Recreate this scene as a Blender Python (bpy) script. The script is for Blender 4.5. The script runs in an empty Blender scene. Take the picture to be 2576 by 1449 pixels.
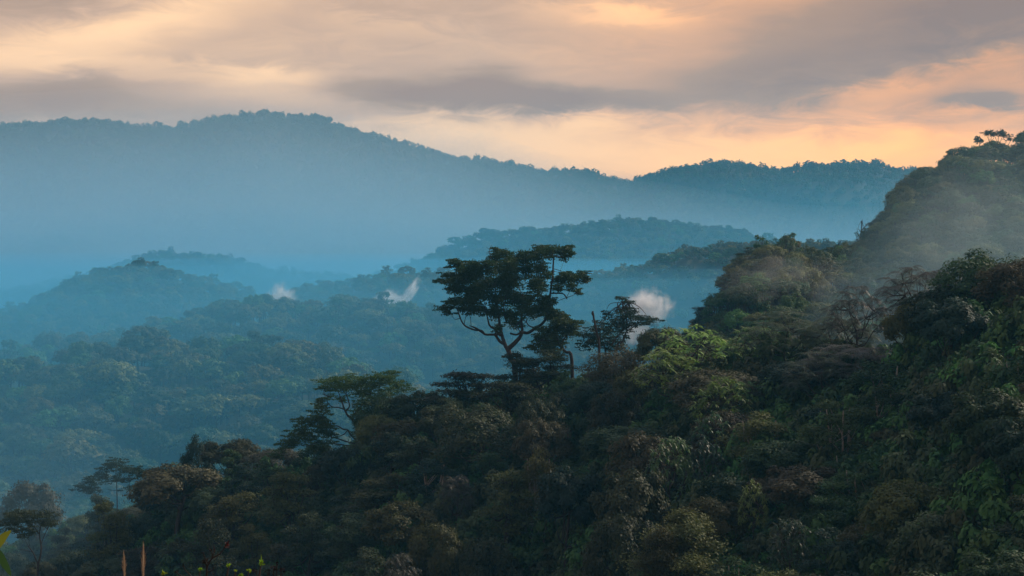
import bpy, math, random
import numpy as np
from mathutils import Vector

random.seed(7)
RS = np.random.RandomState(11)
scene = bpy.context.scene
COL = scene.collection
PI = math.pi

# ------------------------------------------------------------------ frame <-> world
F = 4807.0          # focal length in units of a 2576-wide picture
U0, VH = 1288.0, 604.0   # principal column, horizon row

def at(u, v, r):
    """point seen at column u, row v, at ground distance r from the viewpoint"""
    t = (u - U0) / F
    y = r / math.sqrt(1 + t * t)
    return Vector((y * t, y, -(v - VH) / F * y))

# ------------------------------------------------------------------ terrain
TAB = RS.rand(256, 256)
def vnoise(x, y):
    xi = np.floor(x).astype(int); yi = np.floor(y).astype(int)
    fx = x - xi; fy = y - yi
    fx = fx * fx * (3 - 2 * fx); fy = fy * fy * (3 - 2 * fy)
    a = TAB[xi % 256, yi % 256]; b = TAB[(xi + 1) % 256, yi % 256]
    c = TAB[xi % 256, (yi + 1) % 256]; d = TAB[(xi + 1) % 256, (yi + 1) % 256]
    return (a * (1 - fx) + b * fx) * (1 - fy) + (c * (1 - fx) + d * fx) * fy - 0.5
def fbm(x, y, o=4):
    s = 0; a = 1.0
    for k in range(o):
        s = s + a * vnoise(x * 2 ** k + 17.3 * k, y * 2 ** k - 9.1 * k); a *= 0.5
    return s

FG = [(-400,480,1310),(0,470,1280),(130,465,1262),(230,460,1240),(330,450,1222),(400,440,1190),(470,425,1160),(560,410,1120),
      (680,400,1118),(780,395,1130),(860,390,1120),(920,385,1045),(1000,380,1010),(1080,378,995),(1110,376,955),(1200,374,935),
      (1300,372,922),(1450,365,900),(1600,350,868),(1750,335,835),(1900,325,810),(2000,318,800),(2100,312,800),(2250,300,790),
      (2330,295,750),(2400,290,695),(2480,285,665),(2576,280,660),(3000,270,610)]
RH = [(-400,640,1500),(1600,640,1300),(1690,625,1000),(1740,620,860),(1770,620,795),(1800,620,740),(1840,620,690),(1870,630,640),
      (1900,640,615),(1960,640,610),(2010,640,627),(2050,640,642),(2100,660,657),(2140,700,624),(2200,720,592),(2230,740,560),
      (2250,760,510),(2290,770,470),(2320,780,446),(2380,790,438),(2400,800,412),(2440,800,388),(2500,810,372),(2540,815,385),
      (2576,820,365),(2700,830,335),(2820,825,290),(3000,800,230),(3400,760,180),(4576,700,120)]
M2 = [(-400,1290,960),(0,1290,938),(100,1285,915),(230,1280,888),(330,1270,880),(450,1265,888),(560,1255,893),(640,1245,885),
      (700,1230,897),(800,1200,925),(900,1180,960),(1000,1160,1000),(1100,1140,1040),(1300,1120,1060),(1600,1100,1060),(3200,1100,1020)]
M2B = [(-400,1700,905),(0,1700,908),(300,1700,872),(450,1700,832),(550,1680,803),(650,1670,788),(740,1660,797),(850,1650,785),
       (1000,1620,770),(1080,1600,777),(1200,1580,800),(1400,1540,830),(1600,1520,860),(3200,1500,880)]
M1 = [(-400,2300,790),(0,2300,768),(80,2300,744),(160,2300,702),(260,2290,672),(370,2280,664),(440,2280,682),(520,2280,706),
      (600,2270,724),(650,2260,750),(700,2250,754),(740,2200,740),(800,2180,730),(870,2150,724),(920,2120,692),(980,2100,682),
      (1060,2100,672),(1140,2100,667),(1250,2080,690),(1400,2050,700),(1480,2050,690),(1560,2050,660),(1620,2050,642),(1680,2050,627),
      (1730,2050,602),(1800,2050,607),(1840,2050,594),(1880,2050,592),(1960,2050,597),(2050,2100,602),(2120,2100,603),(2200,2100,620),(3200,2100,640)]
M0 = [(-400,3200,700),(0,3200,688),(200,3200,648),(420,3200,618),(600,3200,628),(780,3150,655),(900,3100,680),(1000,3100,667),(1100,3100,652),(1150,3100,637),(1230,3100,617),(1300,3100,612),
      (1400,3100,591),(1480,3100,567),(1560,3100,547),(1650,3100,524),(1730,3100,518),(1830,3100,527),(1900,3100,545),(1960,3100,555),
      (2040,3100,579),(2090,3100,592),(2150,3100,597),(3200,3100,640)]
FAR = [(-400,5500,335),(0,5500,328),(40,5500,323),(100,5500,326),(150,5500,315),(230,5500,315),(290,5500,320),(340,5500,328),
       (440,5500,328),(480,5500,318),(540,5500,303),(600,5500,293),(660,5500,284),(700,5500,284),(760,5500,292),(810,5500,298),
       (850,5500,315),(900,5480,335),(960,5450,350),(1050,5420,372),(1110,5400,392),(1170,5380,398),(1250,5350,402),(1310,5320,412),
       (1350,5300,428),(1420,5280,426),(1470,5260,430),(1520,5240,445),(1570,5220,463),(1620,5000,445),(1680,4900,430),(1740,4850,422),
       (1820,4800,412),(1870,4800,420),(1950,4800,430),(2050,4800,422),(2120,4800,417),(2210,4800,417),(2250,4800,430),(2300,4800,440),(2500,4800,450),(3200,4800,430)]
def T(tab):
    a = np.array(tab, float)
    return lambda U: (np.interp(U, a[:, 0], a[:, 1]), np.interp(U, a[:, 0], a[:, 2]))
FGt, RHt, M2t, M2Bt, M1t, M0t, FARt = map(T, (FG, RH, M2, M2B, M1, M0, FAR))
def knots(U):
    """distance and ground height of every crest and foot along the bearing of column U"""
    z = lambda r, v, h: -(v - VH) / F * r - h
    U = np.asarray(U, float); one = np.ones_like(U)
    K = [(0 * one, -1.8 * one), (12 * one, -6.3 * one), (60 * one, -27 * one)]
    rc, vc = FGt(U)
    dl = np.interp(U, [0, 700, 1300, 2576], [95, 95, 135, 120])
    rb = rc - dl
    zb = z(rb, 1470, 15)
    K.append((rb - 75, zb - 14)); K.append((rb, zb)); zc = z(rc, vc, 13); K.append((rc, zc))
    rr, vr = RHt(U)
    K.append((rc + 60, np.minimum(zc - 20, z(rc + 60, 1080, 10))))
    K.append((rr, z(rr, vr, 11)))
    K.append((950 * one, z(950, 1340, 12)))
    r, v = M2t(U); K.append((r, z(r, v, 12)))
    K.append((1390 * one, z(1390, 1010, 12)))
    r, v = M2Bt(U); K.append((r, z(r, v, 12)))
    K.append((1830 * one, z(1830, 900, 12)))
    r, v = M1t(U); K.append((r, z(r, v, 12)))
    K.append((2620 * one, z(2620, 790, 12)))
    r, v = M0t(U); K.append((r, z(r, v, 12)))
    K.append((3600 * one, z(3600, 770, 12)))
    r, v = FARt(U); K.append((r, z(r, v, 12)))
    K.append((6000 * one, z(6000, 520, 12)))
    return np.array([k[0] + 0 * U for k in K]), np.array([k[1] + 0 * U for k in K])
def ground(x, y):
    x = np.atleast_1d(np.asarray(x, float)); y = np.atleast_1d(np.asarray(y, float))
    r = np.hypot(x, y); az = np.arctan2(x, y)
    U = U0 + F * np.tan(np.clip(az, -0.6, 0.6))
    R, Z = knots(U)
    out = Z[-1].copy()
    for k in range(len(R) - 1):
        m = (r >= R[k]) & (r < R[k + 1])
        t = (r - R[k]) / np.maximum(R[k + 1] - R[k], 1e-6)
        s = t * t * (3 - 2 * t) if k > 2 else t
        out = np.where(m, Z[k] + (Z[k + 1] - Z[k]) * s, out)
    a1 = np.interp(r, [0, 30, 200, 400, 900, 2000, 5500], [0, 1, 3, 3, 6, 8, 10])
    a2 = np.interp(r, [0, 300, 900, 1500, 2600, 3600, 4500, 6000], [0, 0, 20, 24, 24, 100, 90, 30])
    crest = np.exp(-((r - R[-2]) / 350.0) ** 2)
    a2 = a2 * (1 - 0.85 * crest)
    out = out - 15 * np.exp(-((U - 1290) / 170) ** 2 - ((r - 268) / 34) ** 2)      # the dark hollow
    return out + a1 * fbm(x / 47.0, y / 47.0, 3) + a2 * fbm(x / 330.0, y / 330.0, 3)
def gz(x, y):
    return float(ground(x, y)[0])

# ------------------------------------------------------------------ mesh helpers
def mesh_np(name, verts, faces, mats, midx=None):
    me = bpy.data.meshes.new(name)
    nv, nf = len(verts), len(faces)
    k = faces.shape[1]
    me.vertices.add(nv); me.vertices.foreach_set('co', np.ascontiguousarray(verts, dtype=np.float32).ravel())
    me.loops.add(nf * k); me.loops.foreach_set('vertex_index', np.ascontiguousarray(faces, dtype=np.int32).ravel())
    me.polygons.add(nf)
    me.polygons.foreach_set('loop_start', np.arange(0, nf * k, k, dtype=np.int32))
    me.polygons.foreach_set('loop_total', np.full(nf, k, dtype=np.int32))
    if midx is not None:
        me.polygons.foreach_set('material_index', np.asarray(midx, dtype=np.int32))
    me.update(calc_edges=True)
    for m in mats: me.materials.append(m)
    return me
def link(name, data, parent=None):
    o = bpy.data.objects.new(name, data); COL.objects.link(o)
    if parent: o.parent = parent
    return o
def empty(name, loc):
    o = bpy.data.objects.new(name, None); COL.objects.link(o)
    o.location = loc; o.empty_display_size = 0.5
    return o
def tag(o, label=None, cat=None, group=None, kind=None):
    if label: o['label'] = label
    if cat: o['category'] = cat
    if group: o['group'] = group
    if kind: o['kind'] = kind
    return o

class Tubes:
    def __init__(s): s.v = []; s.f = []; s.n = 0
    def add(s, pts, radii, sides=6):
        pts = np.array([tuple(p) for p in pts], float); n = len(pts)
        if n < 2: return
        d = np.gradient(pts, axis=0); d /= np.linalg.norm(d, axis=1)[:, None] + 1e-9
        ref = np.array([0.31, 0.9, 0.2]) if abs(d[0][2]) > 0.7 else np.array([0.1, 0.2, 1.0])
        a = np.cross(d, ref); a /= np.linalg.norm(a, axis=1)[:, None] + 1e-9
        b = np.cross(d, a)
        th = np.linspace(0, 2 * PI, sides, endpoint=False)
        rad = np.asarray(radii, float)[:, None, None]
        ring = pts[:, None, :] + rad * (np.cos(th)[None, :, None] * a[:, None, :] + np.sin(th)[None, :, None] * b[:, None, :])
        base = s.n
        s.v.append(ring.reshape(-1, 3)); s.n += n * sides
        i = np.arange(n - 1)[:, None]; j = np.arange(sides)[None, :]; j2 = (j + 1) % sides
        f = np.stack([base + i * sides + j, base + i * sides + j2, base + (i + 1) * sides + j2, base + (i + 1) * sides + j], -1)
        s.f.append(f.reshape(-1, 4))
        if sides == 4 or sides == 6:   # close the tip
            e = base + (n - 1) * sides
            s.f.append(np.array([[e, e + 1, e + 2, e + 3]] + ([[e, e + 3, e + 4, e + 5]] if sides == 6 else [])))
    def mesh(s, name, mat):
        return mesh_np(name, np.concatenate(s.v), np.concatenate(s.f), [mat])

def smooth_path(pts, sub=4, wob=0.0, rs=None):
    P = np.array([tuple(p) for p in pts], float); n = len(P)
    if n == 2: P = np.array([P[0], (P[0] + P[1]) / 2, P[1]]); n = 3
    t = np.arange(n); tt = np.linspace(0, n - 1, (n - 1) * sub + 1)
    out = np.empty((len(tt), 3))
    Pm = np.vstack([2 * P[0] - P[1], P, 2 * P[-1] - P[-2]])
    for k, q in enumerate(tt):
        i = min(int(q), n - 2); u = q - i
        p0, p1, p2, p3 = Pm[i], Pm[i + 1], Pm[i + 2], Pm[i + 3]
        out[k] = 0.5 * (2 * p1 + (p2 - p0) * u + (2 * p0 - 5 * p1 + 4 * p2 - p3) * u * u + (3 * p1 - p0 - 3 * p2 + p3) * u ** 3)
    if wob and rs is not None:
        out[1:-1] += rs.normal(0, wob, out[1:-1].shape)
    return out

def unit(a):
    return a / (np.linalg.norm(a, axis=-1, keepdims=True) + 1e-9)
def leaf_faces(C, L, W, nrm, rs, bend=0.0):
    """one kite-shaped leaf face per centre"""
    n = len(C)
    nrm = unit(nrm)
    a = unit(np.cross(nrm, rs.normal(size=(n, 3)))); b = np.cross(nrm, a)
    L = np.broadcast_to(np.asarray(L, float), (n,))[:, None]; W = np.broadcast_to(np.asarray(W, float), (n,))[:, None]
    v = np.stack([C - a * L * .5, C + b * W * .5 - a * L * 0.08, C + a * L * .5 - nrm * L * bend, C - b * W * .5 - a * L * 0.08], 1).reshape(-1, 3)
    f = np.arange(n * 4).reshape(-1, 4)
    return v, f
def clump_pts(c, rad, n, rs, shell=0.5, under=0.45):
    """points spread through one leaf clump, denser towards its outside and its top"""
    d = unit(rs.normal(size=(n, 3)))
    flip = (d[:, 2] < 0) & (rs.rand(n) > under)
    d[flip, 2] *= -1
    q = shell + (1 - shell) * rs.rand(n) ** 0.7
    q *= rs.choice([1, 1, 1, 1.22], n)
    return np.asarray(c) + d * q[:, None] * np.asarray(rad), d
def ribbon(path, widths, up):
    """flat long leaf along a path"""
    P = np.asarray(path, float); d = unit(np.gradient(P, axis=0))
    s = unit(np.cross(d, np.asarray(up, float)))
    w = np.asarray(widths)[:, None] * .5
    v = np.stack([P - s * w, P + s * w], 1).reshape(-1, 3)
    i = np.arange(len(P) - 1) * 2
    return v, np.stack([i, i + 1, i + 3, i + 2], 1)
def stem_path(foot, pts, sub=5):
    pts = [np.array(tuple(p), float) for p in pts]; foot = np.array(tuple(foot), float)
    low = np.array([foot + (pts[0] - foot) * t + np.array([.04, .02, 0]) * math.sin(t * PI) for t in np.linspace(0, 1, 6)[:-1]])
    return np.vstack([low, smooth_path(pts, sub)])
class Leaves:
    def __init__(s): s.v = []; s.f = []; s.n = 0
    def add(s, v, f):
        s.v.append(v); s.f.append(f + s.n); s.n += len(v)
    def mesh(s, name, mat):
        return mesh_np(name, np.concatenate(s.v), np.concatenate(s.f), [mat])

# ------------------------------------------------------------------ materials
class NT:
    def __init__(s, tree): s.t = tree; s.t.nodes.clear()
    def n(s, typ, **kw):
        o = s.t.nodes.new(typ)
        for k, v in kw.items(): setattr(o, k, v)
        return o
    def put(s, sock, v):
        if hasattr(v, 'is_linked') or isinstance(v, bpy.types.NodeSocket): s.t.links.new(v, sock)
        else: sock.default_value = v
    def math(s, op, a, b=0.0, c=0.0, clamp=False):
        o = s.n('ShaderNodeMath', operation=op, use_clamp=clamp)
        for i, x in enumerate((a, b, c)): s.put(o.inputs[i], x)
        return o.outputs[0]
    def mix(s, f, a, b, blend='MIX'):
        o = s.n('ShaderNodeMix', data_type='RGBA', blend_type=blend)
        s.put(o.inputs[0], f); s.put(o.inputs[6], a); s.put(o.inputs[7], b)
        return o.outputs[2]
    def noise(s, vec, scale, detail=3, rough=0.5, dist=0.0):
        o = s.n('ShaderNodeTexNoise'); s.put(o.inputs['Vector'], vec)
        o.inputs['Scale'].default_value = scale; o.inputs['Detail'].default_value = detail
        o.inputs['Roughness'].default_value = rough; o.inputs['Distortion'].default_value = dist
        return o.outputs['Fac']
    def ramp(s, f, stops):
        o = s.n('ShaderNodeValToRGB'); e = o.color_ramp.elements
        while len(e) < len(stops): e.new(0.5)
        for i, (p, c) in enumerate(stops):
            e[i].position = p; e[i].color = (*c, 1) if len(c) == 3 else c
        s.put(o.inputs[0], f)
        return o.outputs[0]
def new_mat(name):
    m = bpy.data.materials.new(name); m.use_nodes = True
    return m, NT(m.node_tree)

def foliage_material(name, trans=0.3, rough=0.6, vary=0.35, spec=0.22, warm=(1.2, 1.0, 0.8), fixed=None):
    """leaf colour = object colour, varied from plant to plant and in patches of older and browner leaves"""
    m, k = new_mat(name)
    oi = k.n('ShaderNodeObjectInfo'); tc = k.n('ShaderNodeTexCoord')
    n1 = k.noise(tc.outputs['Object'], 0.55, 2)
    n2 = k.noise(tc.outputs['Object'], 3.1, 1)
    patch = k.ramp(n1, [(0.40, (0, 0, 0)), (0.62, (1, 1, 1))])
    base = oi.outputs['Color'] if fixed is None else (*fixed, 1)
    c = k.mix(k.math('MULTIPLY', patch, 0.55), base, k.mix(1.0, base, (*warm, 1), 'MULTIPLY'))
    g = k.math('MULTIPLY_ADD', oi.outputs['Random'], vary * 1.6, 1 - vary * 0.8)
    g = k.math('MULTIPLY', g, k.math('MULTIPLY_ADD', n2, 1.0, 0.5))
    hs = k.n('ShaderNodeHueSaturation'); k.put(hs.inputs['Color'], c)
    k.put(hs.inputs['Hue'], k.math('MULTIPLY_ADD', oi.outputs['Random'], 0.05, 0.475)); k.put(hs.inputs['Value'], g)
    p = k.n('ShaderNodeBsdfPrincipled'); k.put(p.inputs['Base Color'], hs.outputs[0])
    p.inputs['Roughness'].default_value = rough; p.inputs['Specular IOR Level'].default_value = spec
    t = k.n('ShaderNodeBsdfTranslucent'); k.put(t.inputs[0], hs.outputs[0])
    mx = k.n('ShaderNodeMixShader'); mx.inputs[0].default_value = trans
    k.put(mx.inputs[1], p.outputs[0]); k.put(mx.inputs[2], t.outputs[0])
    out = k.n('ShaderNodeOutputMaterial'); k.put(out.inputs[0], mx.outputs[0])
    return m
def plain(name, col, rough=0.8, scale=4.0, dark=0.5, spec=0.2):
    m, k = new_mat(name)
    tc = k.n('ShaderNodeTexCoord')
    n = k.noise(tc.outputs['Object'], scale, 5, 0.65)
    c = k.mix(n, (*[x * dark for x in col], 1), (*[min(1, x * 1.5) for x in col], 1))
    p = k.n('ShaderNodeBsdfPrincipled'); k.put(p.inputs['Base Color'], c)
    p.inputs['Roughness'].default_value = rough; p.inputs['Specular IOR Level'].default_value = spec
    out = k.n('ShaderNodeOutputMaterial'); k.put(out.inputs[0], p.outputs[0])
    return m
M_LEAF = foliage_material('leaf')
M_GLOSSY = foliage_material('glossy_leaf', trans=0.35, rough=0.42, spec=0.35, warm=(1.25, 1.1, 0.8))
M_FRESH = foliage_material('young_leaf', trans=0.5, rough=0.4, vary=0.1, warm=(1.2, 1.05, 0.9))
M_BARK = plain('bark', (0.045, 0.038, 0.032), 0.9, 2.5)
M_PALE = plain('pale_bark', (0.26, 0.23, 0.19), 0.85, 2.0)
M_FLOOR = plain('forest_floor', (0.03, 0.034, 0.018), 0.95, 0.05)
M_STRAW = plain('straw', (0.36, 0.28, 0.19), 0.7, 8, 0.6)
M_DARKLEAF = plain('withered_leaf', (0.022, 0.018, 0.016), 0.7, 9)
M_BUD = plain('bud', (0.10, 0.018, 0.016), 0.6, 30, 0.3)

# ------------------------------------------------------------------ tree kinds
def branch_to(tb, start, end, r0, r1, rs, sag=0.15, sides=5, sub=3):
    s, e = np.array(start, float), np.array(end, float)
    mid = s + (e - s) * 0.5 + np.array([0, 0, -sag * np.linalg.norm(e - s)]) + rs.normal(0, .06, 3) * np.linalg.norm(e - s)
    P = smooth_path([s, mid, e], sub)
    tb.add(P, np.linspace(r0, r1, len(P)), sides)

def dome_tree(seed, leaf, n, R=5.2, H=13.0, nc=34, squash=0.62, trunk=True, low=0.25):
    rs = np.random.RandomState(seed)
    lv, tb = Leaves(), Tubes()
    zc = H - R * squash
    cl = []
    ga = PI * (3 - 5 ** .5)
    for i in range(nc):
        t = (i + 0.5) / nc
        ph = math.acos(1 - t * (1 + low)); az = i * ga + rs.normal(0, .35)
        q = R * rs.uniform(0.62, 1.0)
        c = np.array([q * math.sin(ph) * math.cos(az), q * math.sin(ph) * math.sin(az), zc + q * squash * math.cos(ph) * 1.05])
        cl.append((c, rs.uniform(0.20, 0.36) * R))
    per = max(3, n // nc)
    for c, r in cl:
        p, d = clump_pts(c, (r, r, r * 0.72), per, rs, 0.45)
        out = c - np.array([0, 0, zc])
        v, f = leaf_faces(p, leaf * rs.uniform(.7, 1.3, per), leaf * rs.uniform(.42, .7, per), d * 1.0 + unit(out) * .4 + np.array([0, 0, .55]) + rs.normal(0, .38, (per, 3)), rs, .2)
        lv.add(v, f)
    if trunk:
        top = np.array([rs.normal(0, .4), rs.normal(0, .4), zc - 0.4])
        P = smooth_path([(0, 0, -1.5), (rs.normal(0, .25), rs.normal(0, .25), zc * .5), top], 4)
        tb.add(P, np.linspace(R * .065, R * .035, len(P)), 6)
        for c, r in cl[::2]:
            branch_to(tb, P[-1 - rs.randint(0, 4)], c, R * .022, R * .006, rs, 0.1, 4)
    return lv, tb

def layered_tree(seed, leaf, n, R=6.0, H=11.0, plates=11, trunk=True, thick=0.11):
    rs = np.random.RandomState(seed)
    lv, tb = Leaves(), Tubes()
    ps = []
    for i in range(plates):
        t = i / (plates - 1)
        az = i * 2.4 + rs.normal(0, .5)
        off = R * (0.15 + 0.55 * rs.rand()) * (1 - 0.55 * t)
        z = H * (0.52 + 0.46 * t) + rs.normal(0, .25)
        rad = R * rs.uniform(.30, .52) * (1 - .15 * t)
        ps.append((np.array([off * math.cos(az), off * math.sin(az), z]), rad))
    per = max(4, n // plates)
    for c, r in ps:
        sub = 7
        for j in range(sub):
            a = rs.rand() * 2 * PI; q = r * rs.uniform(.1, .8)
            cc = c + np.array([q * math.cos(a), q * math.sin(a), -0.10 * q * q / r + rs.normal(0, .12)])
            k = per // sub + 1
            p, d = clump_pts(cc, (r * .5, r * .5, R * thick * rs.uniform(.6, 1.2)), k, rs, .3, .25)
            v, f = leaf_faces(p, leaf * rs.uniform(.7, 1.3, k), leaf * rs.uniform(.4, .65, k), np.array([0, 0, 1.3]) + d * .3 + rs.normal(0, .5, (k, 3)), rs, .15)
            lv.add(v, f)
    if trunk:
        P = smooth_path([(0, 0, -1.5), (rs.normal(0, .4), rs.normal(0, .4), H * .35), (rs.normal(0, .5), rs.normal(0, .5), H * .75)], 5)
        tb.add(P, np.linspace(R * .06, R * .025, len(P)), 6)
        for c, r in ps:
            s = P[rs.randint(len(P) // 2, len(P))]
            branch_to(tb, s, c - np.array([0, 0, .3]), R * .024, R * .008, rs, .12, 4)
            for j in range(3):
                a = rs.rand() * 2 * PI
                branch_to(tb, c - np.array([0, 0, .3]), c + np.array([r * .7 * math.cos(a), r * .7 * math.sin(a), -.05]), R * .009, R * .003, rs, .02, 4, 2)
    return lv, tb

def tall_tree(seed, leaf, n, R=3.6, H=15.0, nc=26, trunk=True, stems=3):
    rs = np.random.RandomState(seed)
    lv, tb = Leaves(), Tubes()
    per = max(3, n // nc); cs = []
    for i in range(nc):
        t = rs.rand() ** .8
        az = i * 2.4; w = R * (0.25 + 0.75 * math.sin(PI * (0.12 + 0.80 * t))) * rs.uniform(.5, 1)
        c = np.array([w * math.cos(az), w * math.sin(az), H * (.34 + .6 * t)])
        r = R * rs.uniform(.24, .42); cs.append(c)
        p, d = clump_pts(c, (r, r, r * .85), per, rs, .4)
        v, f = leaf_faces(p, leaf * rs.uniform(.7, 1.3, per), leaf * rs.uniform(.4, .65, per), d * 1.0 + np.array([0, 0, .6]) + rs.normal(0, .4, (per, 3)), rs, .25)
        lv.add(v, f)
    if trunk:
        for s in range(stems):
            a = s * 2.1 + rs.rand(); w = R * .3
            P = smooth_path([(w * .4 * math.cos(a), w * .4 * math.sin(a), -1.5), (w * math.cos(a) * .9, w * math.sin(a) * .9, H * .4), (w * 1.5 * math.cos(a), w * 1.5 * math.sin(a), H * .9)], 5, .05, rs)
            tb.add(P, np.linspace(R * .06, R * .015, len(P)), 5)
            for c in cs[s::stems]:
                branch_to(tb, P[max(2, min(len(P) - 1, int(len(P) * c[2] / H * .8)))], c, R * .018, R * .006, rs, .08, 4)
    return lv, tb

def rosette(lv, c, n, L, W, rs, droop=0.5, lift=0.5, axis=(0, 0, 1)):
    """long arching leaves round one shoot tip"""
    for i in range(n):
        a = i * 2.4 + rs.rand() * .5; el = rs.uniform(-.2, 1.0) * lift
        l = L * rs.uniform(.75, 1.15)
        d = np.array([math.cos(a), math.sin(a), el])
        t = np.linspace(0, 1, 5)[:, None]
        P = np.asarray(c) + d * l * t + np.array([0, 0, -1]) * droop * l * t ** 2
        v, f = ribbon(P, W * np.array([.35, .9, 1, .75, .08]), (0.05, 0.02, 1))
        lv.add(v, f)
def frond(lv, c, d, L, rs, droop, w=0.42, pairs=12, ll=None):
    """feather leaf: a drooping midrib with two rows of leaflets"""
    t = np.linspace(0, 1, pairs + 1)[1:, None]
    d = np.asarray(d, float)
    P = np.asarray(c) + d * L * t + np.array([0, 0, -1]) * droop * L * t ** 2
    tang = unit(d * L + np.array([0, 0, -2]) * droop * L * t)
    side = unit(np.cross(tang, np.array([0.02, 0.01, 1.0])))
    for s in (-1, 1):
        l = w * L * np.sin(PI * (0.15 + 0.80 * t))
        q = unit(side * s + tang * .55 + np.array([0, 0, -.35]))
        A = P; B = P + q * l
        hw = tang * (L / pairs) * .22
        v = np.stack([A - hw, A + hw, B + hw * .25, B - hw * .25], 1).reshape(-1, 3)
        lv.add(v, np.arange(len(v)).reshape(-1, 4))
    v, f = ribbon(np.vstack([np.asarray(c)[None], P]), np.full(pairs + 1, L * .02), (0, 0.1, 1))
    lv.add(v, f)

def shoot_tree(seed, R=4.5, H=11.0, tips=38, mode='leaf', L=0.9, W=0.22, nl=11, droop=.45, lift=.7):
    """open crown whose branches each end in a tuft of long leaves"""
    rs = np.random.RandomState(seed)
    lv, tb = Leaves(), Tubes()
    P = smooth_path([(0, 0, -1.5), (rs.normal(0, .3), rs.normal(0, .3), H * .35), (rs.normal(0, .5), rs.normal(0, .5), H * .62)], 4)
    tb.add(P, np.linspace(R * .055, R * .03, len(P)), 6)
    ends = []
    for i in range(7):
        a = i * 2 * PI / 7 + rs.normal(0, .3)
        e = P[-1 - i % 4] + np.array([R * .55 * math.cos(a), R * .55 * math.sin(a), H * .18 * rs.uniform(.6, 1.3)])
        branch_to(tb, P[-1 - i % 4], e, R * .022, R * .012, rs, .15, 5); ends.append(e)
    for i in range(tips):
        ph = math.acos(1 - (i + .5) / tips * 1.15); a = i * 2.4 + rs.normal(0, .3)
        q = rs.uniform(.75, 1.05)
        e = np.array([R * q * math.sin(ph) * math.cos(a), R * q * math.sin(ph) * math.sin(a), H * .66 + H * .32 * q * math.cos(ph)])
        b = ends[int(np.argmin([np.linalg.norm(e - x) for x in ends]))]
        branch_to(tb, b, e, R * .011, R * .005, rs, .12, 4, 2)
        if mode == 'leaf': rosette(lv, e, nl, L, W, rs, droop, lift)
        else:
            for k in range(nl):
                az = k * 2.4 + rs.rand(); frond(lv, e, (math.cos(az), math.sin(az), rs.uniform(.0, .6)), L * rs.uniform(.8, 1.15), rs, droop, pairs=9)
    return lv, tb

PROTO = {}
def proto(kind, i, lv, tb, leafmat=None, barkmat=None):
    PROTO.setdefault(kind, []).append((lv.mesh(kind + '_crown', leafmat or M_LEAF), tb.mesh(kind + '_trunk', barkmat or M_BARK)))
for i in range(5): proto('dome', i, *dome_tree(100 + i, .42, 10000, R=5.0 + .3 * i, H=13, nc=[20, 34, 16, 26, 40][i], squash=[.62, .8, .55, .7, .95][i]))
for i in range(4): proto('layered', i, *layered_tree(200 + i, .33, 9000, R=6.2, H=11, plates=[10, 13, 9, 15][i]))
for i in range(3): proto('tall', i, *tall_tree(300 + i, .34, 8000, R=3.7, H=15, nc=24 + 4 * i), None, M_PALE)
for i in range(3): proto('bigleaf', i, *shoot_tree(400 + i, R=4.4, H=11, tips=[55, 70, 60][i], L=1.0, W=.26, nl=13), M_GLOSSY)
for i in range(2): proto('droop', i, *shoot_tree(500 + i, R=4.6, H=11, tips=[44, 52][i], mode='frond', L=1.5, nl=8, droop=.55), M_GLOSSY)
for i in range(2): proto('feather', i, *layered_tree(600 + i, .26, 15000, R=6.0, H=10.5, plates=12, thick=.17))

# ------------------------------------------------------------------ ground sheet
def build_ground():
    azf = np.linspace(-0.34, 0.34, 560)
    azb = np.linspace(0.34, 2 * PI - 0.34, 60)[1:-1]
    az = np.concatenate([azf, azb]); na = len(az)
    rr = np.concatenate([[0.01], np.geomspace(3, 6000, 330)])
    rr = np.unique(np.concatenate([rr, np.linspace(180, 520, 80)])); nr = len(rr)
    A, R = np.meshgrid(az, rr, indexing='ij')
    X, Y = R * np.sin(A), R * np.cos(A)
    Z = ground(X.ravel(), Y.ravel())
    v = np.stack([X.ravel(), Y.ravel(), Z], 1)
    i = np.arange(na)[:, None]; j = np.arange(nr - 1)[None, :]; i2 = (i + 1) % na
    f = np.stack([i * nr + j, i2 * nr + j, i2 * nr + j + 1, i * nr + j + 1], -1).reshape(-1, 4)
    me = mesh_np('ground', v, f, [M_FLOOR]); me.polygons.foreach_set('use_smooth', np.ones(len(f), bool))
    o = link('ground', me); tag(o, kind='structure')
    return float(Z.min()), float(Z.max())
ZMIN, ZMAX = build_ground()

# ------------------------------------------------------------------ which ground the viewpoint sees (to leave hidden trees out)
UB = np.linspace(-700, 3250, 400)
RG = np.unique(np.concatenate([np.linspace(150, 1000, 280), np.linspace(1000, 6000, 420)]))
def _env():
    UU, RR = np.meshgrid(UB, RG, indexing='ij')
    t = (UU - U0) / F; az = np.arctan(t)
    Z = ground((RR * np.sin(az)).ravel(), (RR * np.cos(az)).ravel()).reshape(UU.shape)
    e = (Z + 7.0) / (RR * np.cos(az))
    return np.maximum.accumulate(e, axis=1)
ENV = _env()
def seen(u, r, ztop):
    i = np.clip(np.searchsorted(UB, u) - 1, 0, len(UB) - 1); j = np.clip(np.searchsorted(RG, r) - 2, 0, len(RG) - 1)
    return ztop / (r * np.cos(np.arctan((u - U0) / F))) > ENV[i, j]

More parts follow.
